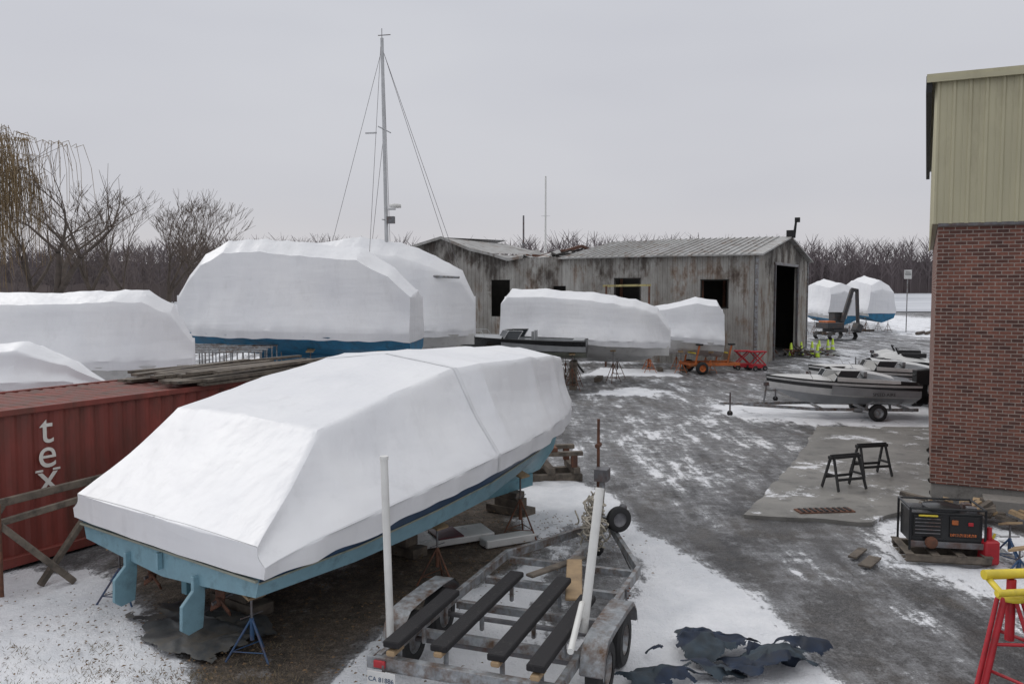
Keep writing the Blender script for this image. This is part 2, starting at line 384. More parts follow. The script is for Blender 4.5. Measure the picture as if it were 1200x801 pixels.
FAR2=pm("near_bare_woods",(.13,.105,.10),.95,.3,.05,bump=0)
treeline("distant_tree_line",530,-430,560,3.6,33,3,FAR,rows=3,body=.6)
treeline("tree_line",230,-240,-64,2.8,15,5,FAR2,rows=2,body=.35)

# ---------------------------------------------------------------- bare trees
def bare_tree(name,loc,h,seed,mat=BARK,twig=BARK2,willow=False,levels=5,spread=.55,lean=0,tr_=.022,wide=1):
    rnd=random.Random(seed); mb=MB()
    def br(p,d,L,r,lv):
        segs=3 if lv<3 else 2; q=p
        for k in range(segs):
            d=(d+Vector((rnd.uniform(-1,1),rnd.uniform(-1,1),rnd.uniform(-.35,.6)))*(.13+.035*lv)).normalized()
            q2=q+d*(L/segs); r2=r*(1-.42/segs)
            mb.tube(q,q2,r,r2,mat if lv<3 else twig,7 if lv<2 else (4 if lv<3 else 3),False); 
            if lv>0 and lv<levels and rnd.random()<.5:
                sd=(d+Vector((rnd.uniform(-1,1),rnd.uniform(-1,1),rnd.uniform(-.2,.7)))*.9).normalized()
                br(q2,sd,L*.55,r2*.45,min(levels,lv+2))
            q=q2; r=r2
        if lv>=levels:
            if willow:
                for _ in range(7):
                    a=q+Vector((rnd.uniform(-.5,.5),rnd.uniform(-.5,.5),0)); ll=rnd.uniform(1.4,4.6); dx=rnd.uniform(-.5,.5)
                    pts=[a,a+Vector((dx,0,.15)),a+Vector((dx*1.8,0,-ll*.35)),a+Vector((dx*2.1+rnd.uniform(-.2,.2),0,-ll))]
                    for u,v_ in zip(pts[:-1],pts[1:]): mb.tube(u,v_,.016,.012,WILL,3,False)
            return
        nchild=3
        for k in range(nchild):
            a=rnd.uniform(0,6.28); sp_=spread*rnd.uniform(.6,1.4)
            nd=(d+Vector((math.cos(a)*sp_,math.sin(a)*sp_,rnd.uniform(-.05,.3)))).normalized()
            br(q,nd,L*rnd.uniform(.62,.85),max(.016,r*.68),lv+1)
    br(Vector((0,0,-.2)),Vector((lean,0,1)).normalized(),h*.28,h*tr_,0)
    zmax=max(v[2] for v in mb.v); k=h/zmax
    mb.v=[(a*k*wide,b_*k*wide,c_*k) for a,b_,c_ in mb.v]
    return mb.build(name,None,loc)
bare_tree("willow_tree",(-37.2,60,0),15.6,11,willow=True,levels=4,spread=.75,wide=.95)
bare_tree("bare_tree",(-31.2,58,0),13.6,21,lean=.14,spread=.8,tr_=.034,levels=4,wide=1.15)
bare_tree("bare_tree",(-41,72,0),14.0,22,tr_=.026)
bare_tree("bare_tree",(-34.8,70,0),13.0,23,spread=.65,tr_=.024)
bare_tree("bare_tree",(-31.0,76,0),13.6,24,spread=.55,tr_=.024)
bare_tree("bare_tree",(-28.0,78,0),12.6,25,spread=.6,tr_=.022)
bare_tree("bare_tree",(-46,75,0),15,26)
bare_tree("bare_tree",(-24.6,74,0),9.6,27,spread=.7,levels=4,tr_=.02)
bare_tree("bare_tree",(-37.5,84,0),14.5,31,spread=.5,tr_=.02)
bare_tree("bare_tree",(-33.5,90,0),14.0,33,spread=.5,tr_=.02)
mb=MB(); rnd=random.Random(4)
for i in range(4200):
    x=rnd.uniform(-62,-22); y=rnd.uniform(56,68)+ (x+62)*.15; hh=rnd.uniform(.5,2.6)*(1+.5*nz(x*.2,y*.2))
    mb.tube((x,y,0),(x+rnd.uniform(-.7,.7),y,hh),.03,.01,WILL if rnd.random()<.4 else BARK2,3,False)
mb.build("brush")

# ---------------------------------------------------------------- brick building
d=(.9,-.436); rz=math.atan2(d[1],d[0])
B0=(9.05,18.25)
bb=empty("brick_building",(B0[0],B0[1],0),rz)
def brick_mat(name,ax):
    m,nt,b=newmat(name); t=N(nt,"ShaderNodeTexCoord"); s_=N(nt,"ShaderNodeSeparateXYZ"); c_=N(nt,"ShaderNodeCombineXYZ")
    nt.links.new(t.outputs["Object"],s_.inputs[0]); nt.links.new(s_.outputs[ax],c_.inputs[0]); nt.links.new(s_.outputs[2],c_.inputs[1])
    br=N(nt,"ShaderNodeTexBrick"); br.inputs["Scale"].default_value=1; br.inputs["Brick Width"].default_value=.22; br.inputs["Row Height"].default_value=.078
    br.inputs["Mortar Size"].default_value=.010; br.inputs["Mortar Smooth"].default_value=.2; br.inputs["Bias"].default_value=-.15
    br.inputs["Color1"].default_value=(.22,.09,.065,1); br.inputs["Color2"].default_value=(.06,.03,.028,1); br.inputs["Mortar"].default_value=(.31,.26,.23,1)
    nt.links.new(c_.outputs[0],br.inputs["Vector"])
    f=noise_n(nt,t.outputs["Object"],1.3,5); c=mix(nt,.7,br.outputs["Color"],ramp(nt,f,.3,(.72,.7,.7),.7,(1.25,1.2,1.15)),'MULTIPLY')
    f=noise_n(nt,t.outputs["Object"],14,3); c=mix(nt,.6,c,ramp(nt,f,.3,(.7,.7,.7),.7,(1.3,1.3,1.3)),'MULTIPLY')
    c=mix(nt,ramp(nt,noise_n(nt,objco(nt,(1,1,.2)),.8,6,.7),.56,(0,0,0),.75,(.4,.4,.4)),c,(.27,.22,.2))
    nt.links.new(c,b.inputs["Base Color"]); b.inputs["Roughness"].default_value=.85
    bumpn(nt,b,math_n(nt,'SUBTRACT',1.0,br.outputs["Fac"]),.6,.008); return m
BR1=brick_mat("brick_front",0); BR2=brick_mat("brick_side",1)
SID=pm("beige_metal_siding",(.48,.45,.31),.5,.1,1.5,dirt=(.34,.31,.21),damt=.42,dscale=1,bump=.05,stretch=(1,1,.3))
zt=5.95; ztop=8.92
mb=MB(); mb.box((7,.15,(zt+.35)/2),(14,.3,zt-.35),BR1); mb.build("front_brick_wall",bb)
mb=MB(); mb.box((.15,8.15,(zt+.35)/2),(.298,15.7,zt-.352),BR2); mb.build("side_brick_wall",bb)
mb=MB(); mb.box((7,8,.17),(13.96,15.9,.34),CONC); mb.box((5.5,-.35,.1),(9,.6,.28),CONC); mb.build("foundation",bb,bevel=.01)
def ribs(mb,L,z0,z1,y,mat,pitch=.3,axis='x',x0=0):
    prof=[];x=0
    while x<L-.01:
        for dx,dy in ((0,0),(.03,.035),(.07,.035),(.10,0),(.2,0),(.205,.008),(.22,.008),(.225,0)): 
            if x+dx<=L: prof.append((x+dx,dy))
        x+=pitch
    prof.append((L,0)); vs=[];fs=[]
    for (a,o) in prof:
        for z in (z0,z1): vs.append((x0+a,y-o,z) if axis=='x' else (y-o,x0+a,z))
    for i in range(len(prof)-1): fs.append((2*i,2*i+2,2*i+3,2*i+1))
    mb.add(vs,fs,mat)
mb=MB(); mb.box((7,.1,(zt+ztop)/2),(14.1,.3,ztop-zt-.02),SID); mb.box((0.05,8.2,(zt+ztop)/2),(.3,15.8,ztop-zt-.02),SID)
ribs(mb,14.2,zt-.04,ztop,-.055,SID,x0=-.12); ribs(mb,16,zt-.04,ztop,-.105,SID,axis='y',x0=-.05)
mb.build("metal_siding",bb)
mb=MB(); mb.box((7,8,ztop+.06),(14.6,16.3,.1),SID); mb.box((-.25,8,ztop-.1),(.12,16.3,.34),BLACK); mb.box((7,-.16,ztop-.02),(14.6,.06,.1),SID)
mb.box((7.0,.0,zt-.06),(14.0,.14,.06),STEEL); mb.build("flat_roof",bb)

# ---------------------------------------------------------------- burnt shed
K=(13.8,48.3); srz=math.atan2(.47,-.88)
shed=empty("burnt_metal_shed",(K[0],K[1],0),srz)
def scorch(name,along,light=(.40,.395,.375),thr=.54,zk=.04,rust=.50):
    m,nt,b=newmat(name); t=N(nt,"ShaderNodeTexCoord"); s_=N(nt,"ShaderNodeSeparateXYZ"); nt.links.new(t.outputs["Object"],s_.inputs[0])
    v=objco(nt,(1,1,.5)); 
    f=noise_n(nt,v,.5,7,.7); f2=noise_n(nt,objco(nt,(1,1,.5)),1.4,5,.65)
    c=ramp(nt,f2,.32,(light[0]*.62,light[1]*.60,light[2]*.58),.66,light)
    c=mix(nt,ramp(nt,noise_n(nt,v,1.0,7,.72),rust,(0,0,0),rust+.13,(.85,.85,.85)),c,(.18,.105,.06))
    zf=math_n(nt,'MULTIPLY',math_n(nt,'SUBTRACT',s_.outputs[2],4.2),zk)
    c=mix(nt,ramp(nt,math_n(nt,'ADD',f,zf),thr,(0,0,0),thr+.12,(.9,.9,.9)),c,(.05,.042,.036))
    pn=N(nt,"ShaderNodeMath",operation='SNAP'); nt.links.new(s_.outputs[along],pn.inputs[0]); pn.inputs[1].default_value=1.2
    wn=N(nt,"ShaderNodeTexWhiteNoise",noise_dimensions='1D'); nt.links.new(pn.outputs[0],wn.inputs["W"])
    c=mix(nt,.6,c,ramp(nt,wn.outputs["Value"],0,(.68,.66,.64),1,(1.1,1.1,1.1)),'MULTIPLY')
    nt.links.new(c,b.inputs["Base Color"]); b.inputs["Roughness"].default_value=.5; b.inputs["Metallic"].default_value=.15
    bumpn(nt,b,noise_n(nt,v,2.5,3),.4,.05); return m
SC0=scorch("scorched_corrugated_side",0); SC1=scorch("scorched_corrugated_gable",1,(.43,.42,.39))
SCR=scorch("weathered_metal_roof",0,(.44,.445,.44),thr=.58,zk=0,rust=.53)
def wallcells(L,Hh,holes,mk):
    xs_=sorted({0,L}|{a for h in holes for a in h[:2]}); zs=sorted({0,Hh}|{a for h in holes for a in h[2:]})
    for a,b_ in zip(xs_[:-1],xs_[1:]):
        for c,d_ in zip(zs[:-1],zs[1:]):
            if any(h[0]-1e-4<=a and b_<=h[1]+1e-4 and h[2]-1e-4<=c and d_<=h[3]+1e-4 for h in holes): continue
            mk(a,b_,c,d_)
def wribs(mb,L0,L1,zf,holes,fn,mat,pitch=.3):
    x=L0+pitch/2
    while x<L1-.05:
        spans=[(0,zf(x))]
        for h in holes:
            if h[0]-.05<x<h[1]+.05:
                spans=[s for q in spans for s in ((q[0],min(q[1],h[2])),(max(q[0],h[3]),q[1])) if s[1]-s[0]>.05]
        for a,c in spans:
            fn(mb,x,a,c,mat)
        x+=pitch
def ribx(mb,x,a,c,mat): mb.add([(x-.075,.002,a),(x-.035,.045,a),(x+.035,.045,a),(x+.075,.002,a),(x-.075,.002,c),(x-.035,.045,c),(x+.035,.045,c),(x+.075,.002,c)],[(0,1,5,4),(1,2,6,5),(2,3,7,6)],mat)
def riby(mb,x,a,c,mat): mb.add([(-.006,-x+.075,a),(-.05,-x+.035,a),(-.05,-x-.035,a),(-.006,-x-.075,a),(-.006,-x+.075,c),(-.05,-x+.035,c),(-.05,-x-.035,c),(-.006,-x-.075,c)],[(0,1,5,4),(1,2,6,5),(2,3,7,6)],mat)
HS=[(1.6,3.15,3.35,4.95),(6.9,8.5,3.75,5.05),(11.8,12.7,3.2,4.6)]
mb=MB(); wallcells(14.7,6.42,HS,lambda a,b_,c,d_:mb.add([(a,0,c),(b_,0,c),(b_,0,d_),(a,0,d_),(a,-.12,c),(b_,-.12,c),(b_,-.12,d_),(a,-.12,d_)],[(0,1,2,3),(7,6,5,4),(0,4,5,1),(3,2,6,7),(0,3,7,4),(1,5,6,2)],SC0))
wribs(mb,0,14.7,lambda x:6.4,HS,ribx,SC0)
mb.build("side_wall",shed)
mb=MB(); G=17
wallcells(G,6.42,[(4.8,12.6,0,5.9)],lambda a,b_,c,d_:mb.add([(-.004,-a,c),(-.004,-b_,c),(-.004,-b_,d_),(-.004,-a,d_),(.12,-a,c),(.12,-b_,c),(.12,-b_,d_),(.12,-a,d_)],[(0,1,2,3),(7,6,5,4),(0,4,5,1),(3,2,6,7),(0,3,7,4),(1,5,6,2)],SC1))
mb.add([(-.006,0,6.42),(-.006,-G,6.42),(-.006,-G/2,7.75)],[(0,1,2)],SC1)
wribs(mb,0,G,lambda x:6.4+1.3*(1-abs(x-8.5)/8.5),[(4.8,12.6,0,5.9)],riby,SC1)
mb.build("gable_wall",shed)
mb=MB()
def roofp(x0,x1):
    n=12
    for y0,z0,y1,z1 in ((.35,6.40,-8.5,7.8),(-17.35,6.40,-8.5,7.8)):
        vs=[];fs=[]
        for i in range(n+1):
            x=x0+(x1-x0)*i/n; sg=.09*nz(x*.45,2,1)-.10*max(0,(i/n-.55))
            vs+=[(x,y0,z0+sg*.5),(x,y1,z1+sg),(x,y0,z0-.09+sg*.5),(x,y1,z1-.09+sg)]
        for i in range(n):
            a=4*i; fs+=[(a,a+4,a+5,a+1),(a+2,a+3,a+7,a+6),(a,a+2,a+6,a+4)]
        fs+=[(0,1,3,2),(4*n,4*n+2,4*n+3,4*n+1)]
        mb.add(vs,fs,SCR)
roofp(-.4,12.2)
for i in range(1,30):
    sg=.09*nz(i*.41*.45,2,1)-.10*max(0,((i*.41+.4)/12.6-.55)); mb.beam((i*.41,.36,6.43+sg*.5),(i*.41,-8.5,7.84+sg),.03,.05,SCR)
mb.build("roof",shed)
mb=MB()
mb.box((-.03,.02,3.2),(.16,.16,6.5),GALV); mb.box((-.03,-17,3.2),(.16,.16,6.4),GALV)
mb.box((-.08,-8.7,5.98),(.1,8.2,.16),GALV)
mb.box((-.1,-4.75,3.0),(.12,.14,6.0),STEEL); mb.box((-.1,-12.65,3.0),(.12,.14,6.0),STEEL)
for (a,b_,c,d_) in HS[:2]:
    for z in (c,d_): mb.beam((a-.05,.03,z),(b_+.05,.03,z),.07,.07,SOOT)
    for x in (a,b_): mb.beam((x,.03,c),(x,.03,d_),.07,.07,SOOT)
mb.box((-.3,-8.5,7.95),(.5,.3,.5),BLACK); mb.tube((-.5,-8.5,7.7),(-.62,-8.5,8.8),.1,.07,BLACK); mb.box((-.7,-8.5,8.85),(.3,.25,.3),BLACK)
mb.build("door_frame_and_trim",shed)
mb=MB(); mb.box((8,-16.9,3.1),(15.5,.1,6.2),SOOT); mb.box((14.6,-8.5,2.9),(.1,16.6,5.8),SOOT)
rnd=random.Random(3)
for i in range(6):
    x=.4+i*2.8
    for y in (-.3,-16.6): mb.beam((x,y,0),(x,y,6.3),.15,.2,RUST)
    mb.beam((x,-.3,6.2),(x,-8.5,7.5),.15,.2,RUST); mb.beam((x,-16.6,6.2),(x,-8.5,7.5),.15,.2,RUST)
mb.build("steel_frame",shed)
mb=MB()
top=[(14.7,6.45),(15.8,6.30),(17.2,6.7),(18.6,7.0),(20.9,7.85),(22.4,7.5),(24.2,7.05)]
n=len(top); holes={1,4}
for i in range(n-1):
    x0,z0=top[i];x1,z1=top[i+1]
    if i in holes:
        mb.add([(x0,0,5.0),(x1,0,5.0),(x1,0,z1),(x0,0,z0)],[(0,1,2,3)],SC0); mb.add([(x0,0,0),(x1,0,0),(x1,0,2.6),(x0,0,2.6)],[(0,1,2,3)],SC0)
    else: mb.add([(x0,0,0),(x1,0,0),(x1,0,z1),(x0,0,z0)],[(0,1,2,3)],SC0)
def ztp(x):
    for (x0,z0),(x1,z1) in zip(top[:-1],top[1:]):
        if x0<=x<=x1: return z0+(z1-z0)*(x-x0)/(x1-x0)-.02
    return 6.4
wribs(mb,14.7,24.2,ztp,[(15.8,17.2,2.6,5.0),(20.9,22.4,2.6,5.0)],ribx,SC0)
for i in range(n-1):
    x0,z0=top[i];x1,z1=top[i+1]
    mb.add([(x0,.3,z0+.02),(x1,.3,z1+.02),(x1,-9,z1+.25-.3*(i%2)),(x0,-9,z0+.25)],[(0,1,2,3)],SCR)
    mb.beam((x0,.32,z0+.0),(x1,.32,z1+.0),.06,.18,SCR)
mb.box((24.2,-6,3.3),(.1,12,6.6),SC1); mb.box((19.5,-11.9,3.0),(9.5,.1,6.0),SOOT)
mb.build("collapsed_wing",shed)
mb=MB()
for i in range(26):
    x=12.4+rnd.uniform(0,2.6); mb.beam((x,-.2,6.3+rnd.uniform(-.1,.3)),(x+rnd.uniform(-1.5,1.5),-rnd.uniform(2,7),rnd.uniform(5.4,7.2)),.08,.12,SOOT if i%2 else RUST)
for i in range(7):
    x=12.6+i*.4; mb.add([(x,.05,6.4),(x+.5,.08,6.4+rnd.uniform(-.1,.2)),(x+.45,-3-rnd.random(),6.9+rnd.uniform(-.4,.3)),(x-.1,-3,6.9+rnd.uniform(-.4,.3))],[(0,1,2,3)],SCR)
mb.build("charred_rafters",shed)
mb=MB()
for i in range(170):
    x=rnd.gauss(0,1.8); y=rnd.gauss(0,1.0); z=max(0,1.5-abs(x)*.5-abs(y)*.5)*rnd.random()+.05
    a=Vector((x,y,z)); q=a+Vector((rnd.uniform(-1,1),rnd.uniform(-.6,.6),rnd.uniform(-.3,.7)))
    q.z=max(.03,q.z); mb.beam(a,q,rnd.uniform(.05,.3),.06,rnd.choice([SOOT,WOOD,RUST,STEEL,WOODL,SOOT]))
mb.build("debris_pile",None,(-1.9,46.2,0))
mb=MB()
for i in range(60):
    x=rnd.gauss(0,1.2); y=rnd.gauss(0,.6); z=rnd.uniform(.05,.5)
    a=Vector((x,y,z)); q=a+Vector((rnd.uniform(-.8,.8),rnd.uniform(-.4,.4),rnd.uniform(-.3,.3))); q.z=max(.03,q.z)
    mb.beam(a,q,rnd.uniform(.05,.2),.06,rnd.choice([SOOT,WOOD,RUST,STEEL]))
mb.build("debris_pile",None,(19.3,55.5,0))

# ---------------------------------------------------------------- covered boats
def cover(parent,rows,mat=WRAP,n=6,mcol=5,sag=.05,amp=.025,seed=0,name="shrink_wrap_cover",step=None,sharp=17,seams=()):
    def sec(r):
        l,b_,zb,tw,ze,zr=r[:6]; yo=r[6] if len(r)>6 else 0
        hh=min(.28,(ze-zb)*.4)
        h=[(b_,zb),(b_+.03,zb+hh),(b_+(tw-b_)*.5,zb+hh+(ze-zb-hh)*.5),(tw,ze),(tw*.5,ze+(zr-ze)*.5),(0,zr)]
        o=[0,0,yo*.5,yo,yo,yo]
        return [(-y+q,z) for (y,z),q in zip(h,o)]+[(y+q,z) for (y,z),q in list(zip(h,o))[-2::-1]]
    ss=[sec(r) for r in rows]; np_=len(ss[0]); out=[]; start=[]
    for i in range(len(rows)-1):
        L=abs(rows[i+1][0]-rows[i][0]); k=n if step is None else max(2,int(L/step))
        last=(i==len(rows)-2); start.append(len(out))
        for a in range(k+(1 if last else 0)):
            fu=a/k; l=rows[i][0]+(rows[i+1][0]-rows[i][0])*fu; row=[]
            zc=(rows[i][2]*(1-fu)+rows[i+1][2]*fu)
            for j in range(np_-1):
                for c in range(mcol+(1 if j==np_-2 else 0)):
                    fv=c/mcol
                    y0=ss[i][j][0]*(1-fv)+ss[i][j+1][0]*fv; z0=ss[i][j][1]*(1-fv)+ss[i][j+1][1]*fv
                    y1=ss[i+1][j][0]*(1-fv)+ss[i+1][j+1][0]*fv; z1=ss[i+1][j][1]*(1-fv)+ss[i+1][j+1][1]*fv
                    y=y0*(1-fu)+y1*fu; z=z0*(1-fu)+z1*fu
                    kk=4*fu*(1-fu)*min(1,L)
                    if j in (1,2): g_=math.sin(math.pi*((j-1)+fv)/2)
                    elif j in (np_-3,np_-4): g_=math.sin(math.pi*((np_-3-j)+1-fv)/2)
                    elif 3<=j<=np_-5: g_=.5
                    else: g_=.1
                    s_=sag*kk*max(g_,.35)+sag*.9*g_
                    d=Vector((0,y,(z-zc)*.9)); dl=d.length or 1; d/=dl
                    sd_=1 if y>0 else -1
                    nn=amp*(.7*nz(l*.9+seed,y*.8,z*.9)+.4*nz(l*3.0+seed,y*1.2,z*.7)+.1*nz(l*7+z*3,y*2.5,seed+z*2))
                    u_=l*1.6+z*1.1*math.sin(seed+l*.35)
                    nn+=amp*.9*(.32-abs(nz(u_*1.3,seed+sd_*3,z*.35)))*g_*(0.4+max(0,nz(l*.5,seed,2))*2)
                    if j in (0,np_-2): nn+=amp*.6*math.sin(l*7+seed+2*nz(l,seed,0)); 
                    if (j==0 and c==0) or (j==np_-2 and c==mcol): z+=.05*nz(l*1.8,seed,y)
                    row.append((l,y-d.y*(s_)+d.y*nn,z-d.z*s_+d.z*nn))
            out.append(row)
    mb=MB(); mb.loft(out,mat,True)
    def off(p,zc=1.9,k=.006):
        v=Vector((0,p[1],p[2]-zc)); v.normalize(); return (p[0],p[1]+v.y*k,p[2]+v.z*k)
    for si,wd in seams:
        i0=start[si]
        mb.loft([[off(p) for p in out[i0]],[off((p[0]+wd*(q[0]-p[0]),p[1]+wd*(q[1]-p[1]),p[2]+wd*(q[2]-p[2]))) for p,q in zip(out[i0],out[i0+1])]],TAPE,True)
    if seams:
        for ca,cb_ in ((mcol,mcol+1),(len(out[0])-1-mcol,len(out[0])-2-mcol)):
            mb.loft([[off(r[ca]),off(tuple(r[ca][q]*.55+r[cb_][q]*.45 for q in range(3)))] for r in out],TAPE,True)
    for row,flip in ((out[0],False),(out[-1],True)):
        N_=len(row); hf=N_//2; K_=8; gg=[]
        for i in range(hf+1):
            a=Vector(row[i]); b_=Vector(row[N_-1-i]); gg.append([a.lerp(b_,t/K_)+Vector(((-1 if not flip else 1)*.06*math.sin(math.pi*t/K_),0,.02*nz(a.z*3,t,seed))) for t in range(K_+1)])
        mb.loft(gg,mat,True)
    return mb.build(name,parent,sharp=sharp)
def hull(parent,rows,matf,name="hull",deck=WHITEG):
    mb=MB(); secs=[]
    for l,b_,zs,cb,zc,zk in rows:
        h=[(b_,zs),(b_+(cb-b_)*.18,zs-(zs-zc)*.22),(b_+(cb-b_)*.5,zs-(zs-zc)*.5),(b_+(cb-b_)*.72,zs-(zs-zc)*.72),(cb,zc),(cb*.5,zc+(zk-zc)*.55),(.03 if cb>.05 else .005,zk)]
        secs.append([(l,-y,z) for y,z in h]+[(l,y,z) for y,z in h[::-1]])
    fine=[]
    for a,c in zip(secs[:-1],secs[1:]):
        for k in range(3): fine.append([tuple(a[q][w_]*(1-k/3)+c[q][w_]*k/3 for w_ in range(3)) for q in range(len(a))])
    fine.append(secs[-1])
    nn=len(secs[0])
    mb.loft(fine,None,True,matf=lambda j: matf(min(j,nn-2-j)))
    mb.f.append(tuple(range(nn))); mb.m.append(mb.mi(matf(3))); mb.s.append(False)
    dv_=[];df=[]
    for s_ in secs: dv_+= [(s_[0][0],s_[0][1],s_[0][2]-.02),(s_[-1][0],s_[-1][1],s_[-1][2]-.02)]
    for i in range(len(secs)-1): df.append((2*i,2*i+1,2*i+3,2*i+2))
    if deck: mb.add(dv_,df,deck)
    return mb.build(name,parent,sharp=22)
def jackstand(mb,x,y,h,mat,side=1,lean=.0):
    top=Vector((x,y,h)); hub=Vector((x,y,h*.62))
    for a in (0.5,2.6,4.7):
        mb.tube(hub,(x+math.cos(a)*.34*h**.5,y+math.sin(a)*.34*h**.5,.03),.016,.016,mat,6)
    for a,b_ in ((.5,2.6),(2.6,4.7),(4.7,.5)):
        r=.26*h**.5; mb.tube((x+math.cos(a)*r,y+math.sin(a)*r,h*.17),(x+math.cos(b_)*r,y+math.sin(b_)*r,h*.17),.010,.010,mat,5)
    mb.tube((x,y,h*.3),hub,.028,.028,mat,8); mb.tube(hub,top,.016,.016,STEEL,8)
    mb.tube((x-.16,y,h*.66),(x+.16,y,h*.66),.010,.010,STEEL,6)
    mb.box(top,(.26,.26,.035),WOODL,Matrix.Rotation(-.35*side,3,'X'))

# ---- foreground cruiser
fb=empty("shrink_wrapped_cruiser",(-4.59,10.98,0),math.atan2(.8,.6))
rows=[(-.05,2.2,1.22,2.1,1.60,1.64),(.7,2.24,1.26,1.88,2.10,2.17,.12),(1.45,2.28,1.36,1.66,2.70,2.78,.24),(3,2.28,1.55,1.60,3.06,3.16,.24),(4.3,2.22,1.70,1.52,3.30,3.46,.2),(4.75,2.2,1.74,1.62,3.36,3.50,.1),(6.2,1.93,1.86,1.5,3.36,3.5),(7.2,1.58,1.92,1.28,3.32,3.46),(7.9,1.24,1.95,1.02,3.22,3.38),(8.6,.78,1.98,.6,3.0,3.12),(9.15,.34,2.0,.28,2.6,2.68),(9.4,.08,2.02,.07,2.3,2.33)]
cover(fb,rows,step=.075,mcol=12,sag=.05,amp=.034,seed=3,sharp=30,seams=((4,1.0),))
hr=[(0,2.1,1.32,1.98,.95,.8),(1.5,2.2,1.45,2.04,1.0,.72),(3,2.2,1.64,2.02,1.1,.66),(4.4,2.13,1.8,1.92,1.22,.62),(6.2,1.85,1.95,1.45,1.4,.62),(7.8,1.2,2.03,.8,1.52,.66),(8.6,.72,2.06,.36,1.58,.74),(9.1,.35,2.07,.12,1.62,1.1),(9.35,.06,2.08,.02,1.75,1.55)]
hull(fb,hr,lambda j:[NAVY,NAVY,TEAL2,TEAL2,TEAL,TEAL,TEAL][j])
mb=MB()
mb.box((-.03,0,1.27),(.05,4.15,.1),NAVY); mb.box((-.035,0,1.17),(.04,4.1,.03),CREAM)
mb.box((-.045,0,1.02),(.07,.06,.22),TEAL2)
for i in range(len(hr)-2):
    for sgn in (-1,1):
        a=hr[i];b_=hr[i+1];k=.5
        pa=(a[0],sgn*(a[1]+(a[3]-a[1])*k+.008),a[2]-(a[2]-a[4])*k); pb=(b_[0],sgn*(b_[1]+(b_[3]-b_[1])*k+.008),b_[2]-(b_[2]-b_[4])*k)
        mb.beam(pa,pb,.02,.022,CREAM)
mb.build("rubbing_strakes",fb)
mb=MB()
for y in (-.8,.8):
    pr=[(-.08,.98),(.08,.98),(.09,.7),(.05,.30),(-.15,.26),(-.25,.34),(-.24,.64),(-.16,.72),(-.08,.8)]
    n=len(pr); vs=[(x,y-.03,z) for x,z in pr]+[(x,y+.03,z) for x,z in pr]
    mb.add(vs,[tuple(range(n))[::-1],tuple(range(n,2*n))]+[(i,(i+1)%n,n+(i+1)%n,n+i) for i in range(n)],TEAL2)
    mb.beam((.55,y,.72),(1.4,y,.82),.1,.25,TEAL)
    mb.tube((.2,y,.55),(1.6,y,.78),.025,.025,STEEL); mb.lathe((.3,y,.55),(1,0,0.1),[(.0,-.06),(.06,-.03),(.06,.05),(0,.08)],RUST,10)
    for a in range(3):
        M=Matrix.Rotation(a*2.094,3,'X'); mb.box(Vector((.32,y,.55))+M@Vector((0,0,.13)),(.03,.13,.2),RUST,M@Matrix.Rotation(.5,3,'Z'))
mb.beam((.3,0,.6),(8.3,0,.58),.12,.26,TEAL)
mb.build("rudders_and_running_gear",fb,bevel=.008)
mb=MB()
for x,y,h in ((.25,-1.55,.86),(.25,1.55,.86),(3.6,-1.6,.95),(3.6,1.6,.95),(6.3,-1.2,1.2),(6.3,1.2,1.2)): jackstand(mb,x,y,h,BLUEJ if x<3 else RUST,1 if y>0 else -1)
for x in (1.2,4.4,7.6):
    mb.box((x,0,.09),(.35,1.0,.16),WOOD); mb.box((x,0,.255),(.3,.6,.16),WOOD); mb.box((x,0,.405),(.28,.5,.12),WOOD)
mb.build("jack_stands_and_blocking",fb,bevel=.006)
# leaf litter
LEAF=pm("dead_leaves",(.17,.11,.06),.9,.5,8,bump=0)
mb=MB(); rnd=random.Random(31)
for i in range(2600):
    l=rnd.uniform(-1.2,8); w_=rnd.gauss(-.6,1.4); x=-4.59+.6*l-.8*w_; y=10.98+.8*l+.6*w_
    if rnd.random()<.22: x=rnd.uniform(-8,-1.5); y=rnd.uniform(8,12.5)
    a=rnd.uniform(0,6.28); s_=rnd.uniform(.012,.035); z=.055+rnd.random()*.02
    mb.add([(x+math.cos(a)*s_,y+math.sin(a)*s_,z),(x-math.sin(a)*s_*.5,y+math.cos(a)*s_*.5,z+.012),(x-math.cos(a)*s_,y-math.sin(a)*s_,z),(x+math.sin(a)*s_*.5,y-math.cos(a)*s_*.5,z+.004)],[(0,1,2,3)],LEAF)
mb.build("leaf_litter")

